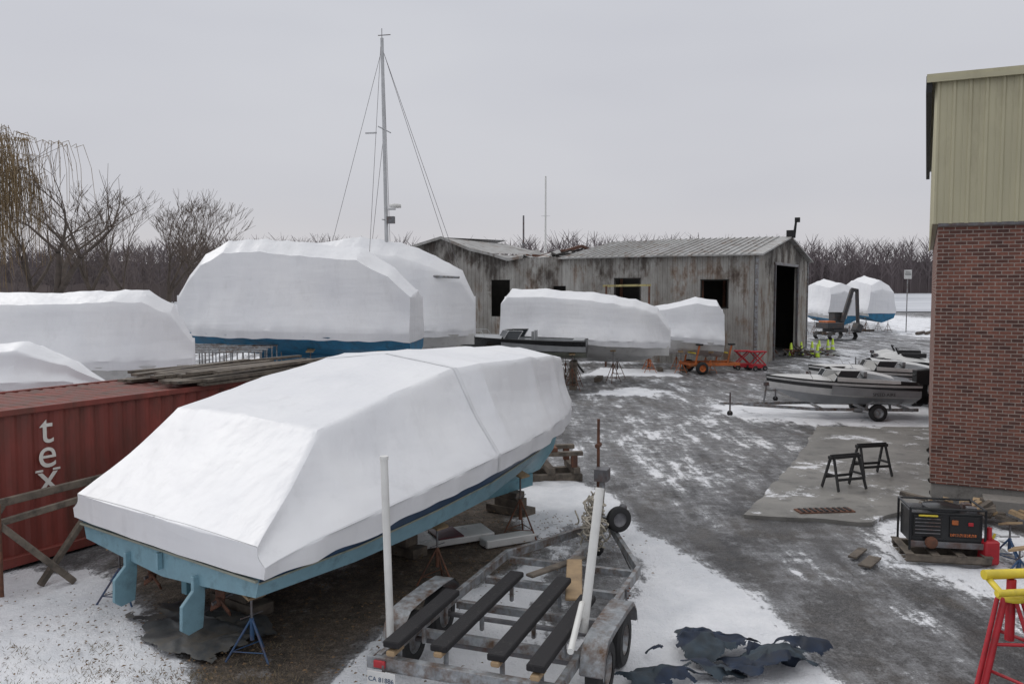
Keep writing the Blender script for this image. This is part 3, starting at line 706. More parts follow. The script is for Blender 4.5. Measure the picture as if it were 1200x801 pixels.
def crumple(name,loc,rx,ry,hgt,mat,seed,mat2=None,res=80,rot=0):
    mb=MB(); vs=[]
    for i in range(res+1):
        for j in range(res+1):
            u=i/res*2-1; v_=j/res*2-1
            x=u*rx*(1+.25*nz(v_*2.2,seed,1)); y=v_*ry*(1+.3*nz(u*2.5,seed,5))
            rr_=math.hypot(u,v_); ed=max(0,1-rr_**2.2)
            wx_=x+.15*nz(x*2,y*2,seed+31); wy_=y+.15*nz(x*2,y*2,seed+37)
            f=.35+.45*nz(wx_*1.8+seed,wy_*1.8,1)+.45*(.5-abs(nz(wx_*3.2+seed,wy_*3.2,2)))+.2*(.5-abs(nz(wx_*7+seed,wy_*5,2)))
            x+=.10*nz(x*5,y*5,seed+3); y+=.10*nz(x*5,y*5,seed+7)
            vs.append((x,y,.015+hgt*ed**.7*max(.03,f)))
    fs=[]; n=res+1
    for i in range(res):
        for j in range(res):
            u=i/res*2-1; v_=j/res*2-1
            if math.hypot(u,v_)>.78+.55*nz(u*2+seed,v_*2,4)+.12*nz(u*7,v_*7,seed): continue
            fs.append((i*n+j,(i+1)*n+j,(i+1)*n+j+1,i*n+j+1))
    mb.add(vs,fs,mat,True)
    if mat2:
        k=mb.mi(mat2)
        for q,f in enumerate(mb.f):
            if nz(vs[f[0]][0]*1.5,vs[f[0]][1]*1.5,seed+20)>.12: mb.m[q]=k
    return mb.build(name,None,loc,rot)
crumple("grey_tarp",(-4.1,11.05,.03),1.6,.75,.2,TARP,4,rot=-.65)
crumple("dark_tarp",(2.5,10.4,.05),.75,.5,.34,DTARP,9,GTARP)
crumple("dark_tarp",(3.0,9.85,.05),.85,.45,.34,GTARP,29,DTARP,rot=.3)
crumple("navy_jacket",(3.6,10.25,.06),.42,.36,.36,DTARP,12,res=50)
crumple("dark_tarp",(1.65,9.55,.06),.6,.25,.25,GTARP,15,DTARP,res=50)
crumple("dark_tarp",(2.3,9.75,.06),.5,.22,.22,DTARP,41,GTARP,res=50,rot=-.3)
mb=MB(); mb.box((0,0,.14),(1.5,.55,.12),WHITEG,Matrix.Rotation(.08,3,'X')); mb.box((-.1,-.02,.215),(.5,.52,.03),MAROON,Matrix.Rotation(.08,3,'X')); mb.box((.9,-.5,.09),(1.0,.3,.14),WHITEG)
mb.build("dock_fender_boards",None,(-1.1,15.0,0),.5,bevel=.03)
mb=MB()
for z,y in ((.1,-.4),(.1,.4)): mb.box((0,y,z),(1.5,.18,.18),WOOD)
for x in (-.6,0,.6): mb.box((x,0,.28),(.16,1.1,.16),WOOD)
for y in (-.45,.45):
    for x in (-.55,.55): mb.box((x,y,.5),(.14,.14,.3),RUST)
    mb.box((0,y,.68),(1.5,.14,.1),WOOD)
mb.box((0,0,.78),(.3,1.0,.1),RUST); mb.build("timber_cradle",None,(.85,20.2,0),.15,bevel=.01)

# ---------------------------------------------------------------- container
cd=Vector((.495,.869,0)); far=Vector((-4.1,20.6,0)); c0=far-cd*12.19
ct=empty("shipping_container",(c0.x,c0.y,.06),math.atan2(cd.y,cd.x))
Lc=12.19;Wc=2.44;Hc=2.55
mb=MB()
def corr(y,sgn):
    vs=[];fs=[];x=.12;pr=[]
    while x<Lc-.35: pr+=[(x,0),(x+.07,0),(x+.138,.036),(x+.21,.036),(x+.278,0)]; x+=.278
    pr.append((Lc-.12,0))
    for a,o in pr:
        for z in (.14,Hc-.08): vs.append((a,y-sgn*(.045-o),z))
    for i in range(len(pr)-1): fs.append((2*i,2*i+2,2*i+3,2*i+1))
    mb.add(vs,fs,REDP)
corr(-0.0,-1) ; corr(Wc,1)
mb.build("corrugated_sides",ct)
mb=MB()
for y in (0,Wc):
    mb.box((Lc/2,y,.08),(Lc,.12,.16),REDP); mb.box((Lc/2,y,Hc-.04),(Lc,.1,.1),REDP)
    for x in (.08,Lc-.08):
        mb.box((x,y,Hc/2),(.17,.16,Hc-.02),REDP)
        for z in (.06,Hc-.03): mb.box((x,y,z),(.2,.18,.14),REDP)
for x in (.02,Lc-.02): mb.box((x,Wc/2,Hc/2),(.05,Wc-.16,Hc-.16),REDP)
mb.build("frame",ct,bevel=.008)
mb=MB(); pr=[];x=.05
while x<Lc-.25: pr+=[(x,0),(x+.09,0),(x+.12,.02),(x+.21,.02),(x+.24,0)];x+=.24
vs=[(a,y,Hc-.03+o) for a,o in pr for y in (.05,Wc-.05)]
mb.add(vs,[(2*i,2*i+2,2*i+3,2*i+1) for i in range(len(pr)-1)],REDR); mb.build("roof_panel",ct)
def text(txt,size,loc,rot,mat,parent,ext=.004,name="lettering"):
    cu=bpy.data.curves.new(name,'FONT'); cu.body=txt; cu.size=size; cu.extrude=ext; cu.align_x='CENTER'; cu.materials.append(mat)
    o=bpy.data.objects.new(name,cu); COL.objects.link(o); o.location=loc; o.rotation_euler=rot; o.parent=parent
    return o
lx=(Vector((-7.43,14.55,0))-c0).dot(cd)-.54
for k,(ch) in enumerate("tex"):
    text(ch,.72,(lx,-.012,1.93-.41*k),(R(90),0,0),LETTER,ct,.003,"letter_"+ch)
mb=MB()
for dx in (-.15,.15): mb.box((lx+dx,-.014,1.125),(.15,.006,.035),LETTER); mb.box((lx+dx,-.014,1.47),(.13,.006,.035),LETTER)
mb.build("letter_serifs",ct)
mb=MB(); rnd=random.Random(8)
for i in range(26):
    y=rnd.uniform(-.3,1.9); z=Hc+.05+.07*(i//8); x=Lc-4.6+rnd.uniform(-.3,.6)
    a=rnd.uniform(-.05,.05); mb.beam((x,y-a*4,z),(x+rnd.uniform(3.2,4.8),y+a*4,z+rnd.uniform(-.02,.05)),rnd.uniform(.12,.25),.055,WOOD)
mb.build("weathered_planks",None,(c0.x,c0.y,.06),math.atan2(cd.y,cd.x))
mb=MB()
mb.beam((-8.4,11.9,1.25),(-6.45,14.6,1.45),.08,.12,WOOD); mb.beam((-8.0,12.2,1.0),(-6.9,13.5,1.2),.07,.1,WOOD)
mb.beam((-7.75,12.3,1.3),(-6.75,12.9,.05),.09,.09,WOOD); mb.beam((-7.2,12.75,.05),(-6.75,13.7,1.15),.09,.09,WOOD)
mb.beam((-8.2,12.0,.05),(-7.7,12.7,1.3),.09,.09,WOOD); mb.tube((-7.55,12.35,0),(-7.55,12.35,1.4),.035,.035,RUST)
mb.build("timber_trestle",None,bevel=.008)
mb=MB(); rnd=random.Random(12)
GRS=pm("dead_grass",(.16,.125,.075),.9,.4,4,bump=0)
cs=[(rnd.uniform(-7.5,-2.7),rnd.uniform(8.3,10.6)) for _ in range(110)]+[(rnd.uniform(-5.4,-2.5),rnd.uniform(8.6,9.8)) for _ in range(140)]
for cx,cy in cs:
    for k in range(rnd.randint(3,22)):
        x=cx+rnd.gauss(0,.16);y=cy+rnd.gauss(0,.1);a=rnd.uniform(0,6.28);l=rnd.uniform(.02,.07)
        mb.add([(x-.005,y,.03),(x+.005,y,.03),(x+math.cos(a)*l,y+math.sin(a)*l,.06+l*.3)],[(0,1,2)],GRS)
mb.build("grass")

# ---------------------------------------------------------------- foreground trailer
tr=empty("boat_trailer",(-.5,8.75,0),math.atan2(.937,.35))
mb=MB(); W_=1.02
for s_ in (-1,1):
    mb.beam((0,s_*W_,.52),(3.9,s_*W_,.52),.07,.13,GALV); mb.beam((3.9,s_*W_,.52),(5.9,s_*.12,.52),.07,.13,GALV)
mb.beam((3.6,0,.5),(7.1,0,.52),.1,.1,GALV)
for x in (.04,1.0,2.0,3.0,3.95): mb.beam((x,-W_+.04,.44),(x,W_-.04,.44),.08,.1,GALV)
mb.beam((0.0,-1.15,.5),(0.0,1.15,.5),.1,.14,GALV)
for s_ in (-1,1):
    mb.box((-.065,s_*.98,.5),(.03,.14,.08),REDB); mb.beam((5.9,s_*.1,.5),(6.9,s_*.06,.52),.05,.1,GALV)
for x in (.04,1.0,2.0,3.0):
    for s_ in (-1,1):
        mb.box((x,s_*(W_+.045),.5),(.16,.02,.16),STEEL)
        for dx in (-.05,.05):
            for dz in (-.05,.05): mb.tube((x+dx,s_*(W_+.05),.5+dz),(x+dx,s_*(W_+.075),.5+dz),.012,.012,RUST,6)
mb.tube((6.9,0,.5),(7.3,0,.5),.06,.05,STEEL,10); mb.sphere((7.3,0,.5),.08,STEEL)
mb.build("frame",tr,bevel=.006)
mb=MB()
for y in (-.82,-.33,.33,.82):
    x0=-.1+(.15 if abs(y)<.5 else 0); x1=2.5 if abs(y)<.5 else 1.9
    if y==.82: x1=1.5
    mb.beam((x0,y,.70+.06*abs(y)),(x1,y,.74+.06*abs(y)),.2,.075,CARPET)
    for x in (x0+.2,(x0+x1)/2,x1-.2): mb.beam((x,y,.45),(x,y,.69),.05,.05,GALV)
    mb.box((x0+.1,y,.66),(.25,.1,.06),WOODL)
mb.beam((2.2,-.55,.62),(3.6,-.15,.66),.22,.04,WOODL); mb.beam((2.9,.3,.6),(3.9,-.2,.62),.14,.04,WOOD)
mb.build("bunks",tr,bevel=.012)
mb=MB()
for s_ in (-1,1):
    for x in (1.05,1.9): mb.wheel((x,s_*1.2,.33),(0,s_,0),.33,.2)
    pf=[(.62,.42),(.7,.62),(.86,.74),(1.2,.76),(1.75,.76),(2.1,.74),(2.26,.62),(2.34,.42)]
    secs=[[(x,s_*1.07,z),(x,s_*1.34,z),(x,s_*1.35,z-.05)] for x,z in pf]; mb.loft(secs,GALV,True)
    secs=[[(x,s_*1.08,z-.012),(x,s_*1.33,z-.012)] for x,z in pf]; mb.loft(secs,STEEL,True)
for x in (1.05,1.9): mb.tube((x,-1.1,.33),(x,1.1,.33),.035,.035,STEEL)
mb.build("wheels_and_fenders",tr,sharp=40)
mb=MB()
mb.tube((.62,1.22,.5),(.6,1.27,2.6),.045,.045,PVC,12); mb.tube((.6,1.27,2.6),(.6,1.27,2.64),.052,.052,PVC,12); mb.tube((.62,1.05,.5),(.62,1.22,.5),.025,.025,GALV)
mb.tube((1.25,-.94,.62),(1.75,-1.0,2.2),.055,.055,PVC,12); mb.tube((.2,-1.1,.85),(1.2,-.94,.98),.035,.035,PVC,10)
mb.build("guide_poles",tr)
mb=MB()
mb.beam((5.6,0,.5),(5.8,0,1.45),.08,.08,GALV); mb.beam((5.0,0,.55),(5.75,0,1.2),.05,.05,GALV)
mb.box((5.75,0,1.45),(.25,.22,.2),STEEL); mb.lathe((5.75,-.1,1.45),(0,1,0),[(.09,0),(.09,.02),(.05,.02),(.05,.16),(.09,.16),(.09,.18)],STEEL,14)
mb.tube((5.95,.12,.3),(5.95,.12,2.35),.03,.025,RUST); mb.tube((5.85,.12,1.9),(6.05,.12,1.9),.04,.04,RUST); mb.tube((5.95,.12,.1),(5.95,.12,.9),.05,.05,GALV)
mb.lathe((5.95,.12,.1),(1,0,0),[(.001,-.04),(.1,-.04),(.1,.04),(.001,.04)],BLACK,14)
mb.wheel((5.45,-.36,.8),(1.2,1,0),.21,.11,STEEL)
mb.box((5.5,-.2,.78),(.1,.3,.06),GALV)
rnd=random.Random(2)
for k in range(110):
    zz=rnd.uniform(.5,1.2); a=Vector((5.2+rnd.gauss(0,.13),.0+rnd.gauss(0,.09),zz))
    ph=rnd.uniform(0,6); rr_=rnd.uniform(.03,.08)
    pts=[a+Vector((math.cos(t+ph)*rr_,math.sin(t*1.1+ph)*rr_*1.1,.07*math.sin(t*.7+k)-.03*t)) for t in [i*.7 for i in range(8)]]
    mb.path(pts,.014,ROPE,5)
mb.build("winch_stand_and_rope",tr)
mb=MB(); mb.box((-.12,.93,.36),(.015,.34,.17),WHITEG); mb.beam((-.07,.93,.4),(-.07,.93,.5),.03,.03,STEEL); mb.build("licence_plate",tr,bevel=.004)
text("CA 81886",.075,(-.1305,.93,.335),(R(90),0,R(-90)),NAVY,tr,.001,"plate_number")
mb=MB()
pts=[Vector((.1,-1.05,.46)),Vector((.8,-.9,.38)),Vector((1.6,-.95,.42)),Vector((2.6,-.98,.4)),Vector((4,-.9,.45)),Vector((6,-.1,.45))]
mb.path(pts,.01,BLACK,5); mb.build("wiring",tr)

# ---------------------------------------------------------------- right foreground bits
mb=MB()
for x in (-.6,-.2,.2,.6): mb.box((x,0,.16),(.14,1.0,.025),WOOD)
for y in (-.45,0,.45): mb.box((0,y,.1),(1.3,.1,.1),WOOD)
for y in (-.4,-.2,0,.2,.4): mb.box((0,y,.03),(1.3,.1,.025),WOOD)
mb.box((0,.02,.56),(1.1,.66,.52),BLACKG); mb.box((0,-.34,.3),(1.14,.06,.1),STEEL); mb.lathe((-.0,.02,.82),(0,0,1),[(.3,0),(.3,.06),(.001,.08)],BLACKG,16)
mb.box((-.3,-.325,.6),(.44,.02,.36),BLACK); mb.box((.27,-.325,.6),(.46,.02,.36),BLACK)
for z in (.48,.54,.60,.66,.72): mb.box((-.3,-.341,z),(.4,.015,.02),STEEL)
mb.box((.25,-.343,.47),(.4,.02,.05),ORG); mb.box((-.3,-.36,.78),(.3,.02,.03),YEL); mb.box((.12,-.343,.68),(.1,.02,.08),ORG); mb.box((.36,-.343,.66),(.08,.02,.06),REDB)
for y in (-.15,.1): mb.box((.42,y-.0,.86),(.14,.14,.1),STEEL)
for x in (-.58,.58):
    for y in (-.36,.38): mb.tube((x,y,.2),(x,y,.9),.02,.02,BLACKG)
    mb.tube((x,-.36,.9),(x,.38,.9),.02,.02,BLACKG)
for y in (-.36,.38): mb.tube((-.58,y,.9),(.58,y,.9),.02,.02,BLACKG)
mb.lathe((-.25,-.36,.34),(0,-1,0),[(.1,0),(.1,.05),(.001,.05)],RUST,14)
g_=mb.build("portable_generator",None,(7.25,14.2,.03),-.18,bevel=.01)
text("GENERAL",.09,(.25,-.356,.445),(R(90),0,0),BLACKG,g_,.002,"label")
mb=MB(); mb.box((0,0,.16),(.28,.2,.3),REDB); mb.beam((-.1,0,.36),(.1,0,.36),.04,.04,REDB); mb.tube((.08,0,.3),(.16,0,.42),.025,.02,YEL); mb.build("fuel_can",None,(7.95,14.0,.04),.4,bevel=.03)
mb=MB(); mb.box((0,0,.2),(.25,.25,.4),REDB); mb.tube((0,0,.4),(0,0,.6),.04,.04,REDB); mb.build("fuel_can",None,(7.85,13.8,.04),.1,bevel=.03)
mb=MB(); jackstand(mb,0,0,.65,BLUEJ); mb.build("jack_stand",None,(8.25,13.9,.03))
mb=MB(); jackstand(mb,0,0,.45,BLUEJ); mb.build("jack_stand",None,(8.0,13.2,.03),.7)
mb=MB()
for i in range(30):
    x=rnd.uniform(-.9,.9);y=rnd.uniform(-.25,.25); mb.beam((x,y,.05+rnd.random()*.3),(x+rnd.uniform(-.5,.5),y+rnd.uniform(-.3,.3),.06+rnd.random()*.3),.12,.07,rnd.choice([WOOD,WOODL,CONC,WOOD]))
mb.build("scrap_lumber",None,(9.0,16.3,.1),-.45)
mb=MB(); mb.box((0,0,.02),(.6,.2,.03),WOOD); mb.box((.35,.3,.02),(.6,.14,.03),WOOD); mb.build("loose_boards",None,(5.9,13.8,.05),.9)
# red/yellow boat stand
mb=MB()
for a in (R(200),R(320),R(80)):
    mb.tube((math.cos(a)*.1,math.sin(a)*.1,1.45),(math.cos(a)*.55,math.sin(a)*.55,.03),.032,.032,REDB,10); mb.tube((math.cos(a)*.1-.08,math.sin(a)*.1,1.45),(math.cos(a)*.55-.08,math.sin(a)*.55,.03),.02,.02,REDB,8)
    mb.box((math.cos(a)*.55,math.sin(a)*.55,.02),(.14,.14,.02),STEEL)
for z,r_ in ((.5,.42),(1.0,.25)):
    P=[(math.cos(a)*r_,math.sin(a)*r_,z) for a in (R(200),R(320),R(80))]
    for i in range(3): mb.tube(P[i],P[(i+1)%3],.018,.018,REDB)
mb.tube((0,0,1.0),(0,0,1.62),.045,.045,REDB,12); mb.lathe((0,0,1.4),(0,0,1),[(.05,0),(.13,.02),(.13,.07),(.05,.09)],YEL,14)
mb.tube((-.3,0,1.68),(.5,.05,1.66),.05,.05,YEL,12); mb.tube((-.3,-.2,1.56),(.5,-.15,1.55),.035,.035,YEL,10); mb.tube((-.25,.05,1.66),(-.25,-.2,1.56),.03,.03,YEL)
mb.build("boat_stand",None,(5.02,8.4,.04),.1)
def sawhorse(loc,rz,sc=1):
    mb=MB(); mb.beam((-.42,0,.72),(.42,0,.72),.12,.07,BLACK); mb.beam((-.4,0,.77),(.4,0,.77),.05,.03,BLACK)
    for x in (-.34,.34):
        for s_ in (-1,1): mb.beam((x,s_*.05,.72),(x*1.12,s_*.27,.01),.07,.035,BLACK)
        mb.beam((x*1.05,-.17,.33),(x*1.05,.17,.33),.04,.05,BLACK)
    for s_ in (-1,1): mb.beam((-.36,s_*.2,.25),(.36,s_*.2,.25),.03,.06,BLACK)
    return mb.build("sawhorse",None,loc,rz,bevel=.008)
sawhorse((7.45,18.9,.075),.35); sawhorse((8.6,20.2,.075),.25)

# ---------------------------------------------------------------- other covered boats
def cboat(name,loc,ang,L,B,zs0,zs1,tops,hmat,hullmat2=None,keel=.6,draft=.9,stand=RUST,seed=1,tail=.85):
    e=empty(name,(loc[0],loc[1],0),ang)
    def bw(t): 
        if t<.45: return B/2*(tail+(1-tail)*math.sin(t/.45*math.pi/2))
        return max(.06,B/2*(1-((t-.45)/.55)**2.3))
    rows=[];hr=[]
    for q,(t,zr,wf) in enumerate(tops):
        b_=bw(t); zs=zs0+(zs1-zs0)*t; tw=max(.05,b_*wf); rows.append((t*L,b_,zs-.1,tw,zs+(zr-zs)*.84,zr))
        if q<len(tops)-1 and t>=.4 and tops[q+1][0]-t>.1:
            t2=(t+tops[q+1][0])/2; z2=(zr+tops[q+1][1])/2; w2=(wf+tops[q+1][2])/2; b_=bw(t2); zs=zs0+(zs1-zs0)*t2
            rows.append((t2*L,b_,zs-.1,max(.05,b_*w2),zs+(z2-zs)*.84,z2))
    cover(e,rows,step=.16,mcol=6,sag=.075,amp=.06,seed=seed,sharp=34)
    for t in (0,.15,.3,.45,.6,.75,.87,.95,1):
        b_=bw(t)*.97; zs=zs0+(zs1-zs0)*t; zk=zs-draft*(1-.55*max(0,(t-.6)/.4)**2)
        hr.append((t*L,b_,zs,b_*(.86-.35*t),zs-draft*.55*(1 if t<.9 else .9),zk+(.0 if t<.9 else draft*.25)))
    h2=hullmat2 or hmat
    hull(e,hr,lambda j:[h2,h2,h2,hmat,hmat,hmat,hmat][j])
    mb=MB(); zb=zs0-draft
    if keel>0:
        mb.add([(L*.32,s_*.1,zb+.25) for s_ in (-1,1)]+[(L*.36,s_*.12,.22) for s_ in (1,-1)],[(0,1,2,3)],hmat)
        mb.add([(L*.66,s_*.1,zb+.25) for s_ in (-1,1)]+[(L*.56,s_*.12,.22) for s_ in (1,-1)],[(0,1,2,3)],hmat)
        for s_ in(-1,1): mb.add([(L*.32,s_*.11,zb+.25),(L*.36,s_*.121,.22),(L*.56,s_*.121,.22),(L*.66,s_*.11,zb+.25)],[(0,1,2,3)],hmat)
    for x in (L*.35,L*.58): mb.box((x,0,.1),(.3,1.2,.2),WOOD)
    mb.build("keel_and_blocks",e)
    mb=MB()
    for t in (.12,.4,.68):
        for s_ in (-1,1): jackstand(mb,t*L,s_*bw(t)*.72,zs0-draft*.55,stand,s_)
    mb.build("jack_stands",e)
    return e
cboat("shrink_wrapped_sailboat",(-3.3,29.6),R(176),8.5,3.4,2.85,3.0,[(0,4.5,.85),(.09,5.3,.72),(.22,5.95,.6),(.45,6.15,.5),(.62,6.3,.45),(.78,6.25,.5),(.88,5.75,.62),(.95,5.0,.75),(1,4.3,.88)],BLUE,BLUE,draft=.75,stand=GALV,seed=5)
b3=cboat("shrink_wrapped_sailboat",(-9.8,37.6),R(-12),8.4,3.6,2.5,2.6,[(0,5.4,.7),(.1,6.5,.55),(.4,6.75,.45),(.62,6.5,.45),(.8,5.9,.5),(.94,5.3,.6),(1,4.2,.8)],WHITEG,draft=.9,seed=8)
mb=MB()
mx_=4.6
mb.tube((mx_,0,2.6),(mx_-.18,0,15.0),.09,.07,ALU,10); 
for z,l in ((11.2,.75),(7.4,.4)): mb.tube((mx_-.1,-l,z),(mx_-.1,l,z),.025,.025,ALU,6)
mb.box((mx_-.75,0.1,11.1),(.5,.06,.06),ALU)
mb.lathe((mx_+.35,0,7.9),(0,0,1),[(.001,0),(.25,.02),(.25,.15),(.001,.2)],PVC,12); mb.box((mx_+.15,0,7.85),(.4,.1,.06),ALU); mb.box((mx_+.15,0,7.4),(.3,.2,.3),STEEL)
mb.tube((mx_-.18,0,15),(mx_-.18,0,15.4),.015,.015,STEEL,5); mb.tube((mx_-.35,0,15.12),(mx_+.2,0,15.12),.02,.02,STEEL,5)
for (x,y,z0) in ((2.0,.2,6.6),(7.9,0,4.9),(4.2,-1.6,3.2),(4.2,1.6,3.2),(3.5,.9,6.2),(7.5,.2,5.2)):
    mb.tube((mx_-.18,y*.1,14.6 if x!=3.5 else 11),(x,y,z0),.010,.010,STEEL,4)
mb.tube((mx_,0,5.1),(mx_+3.4,-.9,4.95),.06,.05,GALV,8)
mb.build("mast_and_rigging",b3)
cboat("shrink_wrapped_motorboat",(-18.5,25.6),R(-3),9.1,3.4,2.3,2.3,[(0,3.6,.8),(.1,4.2,.7),(.35,4.45,.6),(.7,4.5,.6),(.86,4.52,.62),(.94,4.1,.7),(1,3.1,.85)],WHITEG,keel=0,draft=1.0,seed=12)
cboat("shrink_wrapped_motorboat",(-16.4,19.9),R(2),6.7,2.6,2.25,2.25,[(0,3.0,.8),(.3,3.3,.6),(.75,3.32,.6),(.9,2.9,.7),(1,2.4,.8)],WHITEG,keel=0,draft=.9,seed=14)
cboat("shrink_wrapped_motorboat",(-.3,42.4),R(-13),8.0,3.2,2.1,1.75,[(0,4.1,.8),(.04,4.5,.72),(.25,4.5,.6),(.55,4.35,.55),(.8,4.0,.5),(.93,3.6,.6),(1,2.7,.8)],WHITEG,keel=0,draft=.95,seed=17)
cboat("shrink_wrapped_motorboat",(11.2,45.6),R(175),5.6,2.9,1.6,2.0,[(0,3.4,.8),(.05,3.9,.7),(.25,4.05,.55),(.6,3.6,.5),(.85,3.4,.5),(1,2.9,.7)],WHITEG,keel=0,draft=.8,seed=19,stand=ORG)
cboat("shrink_wrapped_motorboat",(30.3,78),R(98),7.5,3.5,2.0,2.3,[(0,4.2,.85),(.06,4.9,.75),(.5,5.3,.6),(.85,4.8,.6),(1,3.6,.7)],BLUE,WHITEG,keel=0,draft=1.0,seed=23)
cboat("shrink_wrapped_motorboat",(36.4,84),R(95),7.5,3.5,2.0,2.3,[(0,4.4,.8),(.06,5.2,.6),(.5,5.7,.5),(.85,5.2,.6),(1,3.6,.7)],BLUE,WHITEG,keel=0,draft=1.0,seed=24)
cboat("shrink_wrapped_motorboat",(34.0,100),R(110),7,3.2,2.0,2.3,[(0,4.2,.8),(.06,5.0,.7),(.5,5.2,.6),(.85,4.8,.6),(1,3.6,.7)],BLUE,WHITEG,keel=0,draft=1.0,seed=26)
# ---------------------------------------------------------------- uncovered boats on trailers
def small_trailer(e,L,W,mat=GALV,tongue=1.6,wx=.3):
    mb=MB()
    for s_ in (-1,1): mb.beam((.1,s_*W*.42,.38),(L*.7,s_*W*.42,.38),.07,.1,mat); mb.beam((L*.7,s_*W*.42,.38),(L+tongue*.5,s_*.05,.42),.07,.1,mat); mb.wheel((L*wx,s_*W*.52,.3),(0,s_,0),.3,.18)
    for s_ in (-1,1):
        pf=[(-.4,.4),(-.36,.6),(-.2,.68),(.2,.68),(.36,.6),(.4,.4)]; mb.loft([[(L*wx+x,s_*W*.47,z),(L*wx+x,s_*W*.6,z)] for x,z in pf],mat,True)
    for x in (.3,L*.35,L*.65): mb.beam((x,-W*.42,.36),(x,W*.42,.36),.06,.08,mat)
    mb.tube((L+tongue*.4,0,.42),(L+tongue,0,.45),.05,.04,mat); mb.beam((L+.1,0,.4),(L+.0,0,1.15),.06,.06,mat); mb.box((L,0,1.15),(.2,.12,.14),STEEL)
    mb.tube((L+tongue*.8,.1,.1),(L+tongue*.8,.1,.85),.03,.03,STEEL); mb.lathe((L+tongue*.8,.06,.1),(0,1,0),[(.001,0),(.1,0),(.1,.06),(.001,.06)],BLACK,12)
    mb.build("trailer",e)
def runabout(name,loc,ang,L=5.4,B=2.1,z0=.5,hm=WHITEG,stripe=MAROON,bottom=WHITEG,ob=True,canvas=True,bl=BLACK,tongue=1.6,stands=False,cmat=WHITEG):
    e=empty(name,(loc[0],loc[1],0),ang)
    hr=[]
    for t in (0,.15,.3,.45,.6,.72,.83,.92,.97,1.0):
        b_=B/2*(.93+.07*math.sin(min(1,t/.45)*1.57)) if t<.45 else B/2*(1-((t-.45)/.55)**2.6)+.03
        zs=z0+.82+.22*t**1.5; hr.append((t*L,b_,zs,b_*.82*(1-.45*t*t),z0+.34+.3*t**2.5,z0+.05+ (0 if t<.6 else .75*((t-.6)/.4)**2.2)))
    hull(e,hr,lambda j:[hm,stripe,hm,hm,bottom,bottom,bottom][j],deck=None)
    mb=MB()
    for i in range(len(hr)-1):
        for s_ in (-1,1): mb.beam((hr[i][0],s_*hr[i][1],hr[i][2]),(hr[i+1][0],s_*hr[i+1][1],hr[i+1][2]),.06,.05,BLACK)
    ds=[[(h[0],-h[1]*.97,h[2]+.0),(h[0],-h[1]*.5,h[2]+.1*(1-t_)),(h[0],0,h[2]+.14*(1-t_)),(h[0],h[1]*.5,h[2]+.1*(1-t_)),(h[0],h[1]*.97,h[2])] for h,t_ in zip(hr[4:],(0,.1,.3,.5,.8,1))]
    mb.loft(ds,WHITEG if hm!=BLACKG else GREYG,True)
    fl=[[(h[0],-h[1]*.9,h[2]-.45),(h[0],h[1]*.9,h[2]-.45)] for h in hr[:5]]; mb.loft(fl,GREYG)
    for i in range(4):
        for s_ in (-1,1): mb.add([(hr[i][0],s_*hr[i][1]*.9,hr[i][2]-.45),(hr[i+1][0],s_*hr[i+1][1]*.9,hr[i+1][2]-.45),(hr[i+1][0],s_*hr[i+1][1]*.94,hr[i+1][2]),(hr[i][0],s_*hr[i][1]*.94,hr[i][2])],[(0,1,2,3)],GREYG)
    for y in (-.5,.5):
        mb.box((L*.42,y,z0+.75),(.5,.5,.18),GREYG); mb.box((L*.42-.25,y,z0+1.0),(.12,.5,.5),GREYG)
    mb.box((.35,0,z0+.72),(.5,B*.75,.35),GREYG)
    wx=L*.6; zt_=hr[4][2]
    wp=[(wx-.75,-B*.45),(wx-.1,-B*.4),(wx+.25,-B*.14),(wx+.25,B*.14),(wx-.1,B*.4),(wx-.75,B*.45)]
    for (a,b_) in zip(wp[:-1],wp[1:]):
        A=(a[0],a[1],zt_);Bq=(b_[0],b_[1],zt_);C=(b_[0]-.22,b_[1]*.94,zt_+.36);D=(a[0]-.22,a[1]*.94,zt_+.36)
        mb.add([A,Bq,C,D],[(0,1,2,3)],GLASS); mb.beam(D,C,.03,.03,ALU); mb.beam(A,D,.03,.03,ALU)
    mb.beam((wx-.75-.22,B*.45*.94,zt_+.36),(wx-.75,B*.45,zt_),.03,.03,ALU)
    if canvas:
        cs_=[]; n_=10; xe=wx-.15
        for t in range(n_):
            x=.15+(xe-.15)*t/(n_-1); k=t/(n_-1); zz=zt_-.02+.42*k**.8-.03*math.sin(k*9)
            cs_.append([(x,-B*.50,zt_-.06),(x,-B*.485,zt_+.0+.16*k),(x,-B*.2,zz+.02-.05),(x,0,zz+.05),(x,B*.2,zz+.02-.05),(x,B*.485,zt_+.0+.16*k),(x,B*.50,zt_-.06)])
        ii0=len(mb.f); mb.loft(cs_,cmat,False); k=mb.mi(BLACKG)
        for q in range(ii0,len(mb.f)):
            col=(q-ii0)%6; row_=(q-ii0)//6
            if col in (1,4) or row_<2: mb.m[q]=k
    for s_ in (-1,1): mb.path([(L*.72,s_*B*.36,hr[5][2]+.05),(L*.75,s_*B*.33,hr[5][2]+.3),(L*.9,s_*B*.2,hr[7][2]+.28),(L*.99,s_*.03,hr[9][2]+.25)],.014,ALU,5)
    if ob:
        zo=z0-.42
        mb.loft([[(x*1.0-.15,y*w_,z+zo) for y in (-.19,-.1,.1,.19)] for x,w_,z in ((-.62,.4,1.62),(-.45,1,1.72),(-.1,.9,1.68),(.12,.5,1.5))],bl,True)
        mb.box((-.38,0,1.42+zo),(.62,.38,.5),bl); mb.box((-.34,0,1.0+zo),(.3,.2,.55),bl); mb.box((-.36,0,.62+zo),(.38,.08,.3),bl); mb.box((-.42,0,.78+zo),(.5,.24,.03),bl)
        mb.lathe((-.62,0,.6+zo),(1,0,0),[(.001,-.1),(.07,0),(.07,.2)],bl,10)
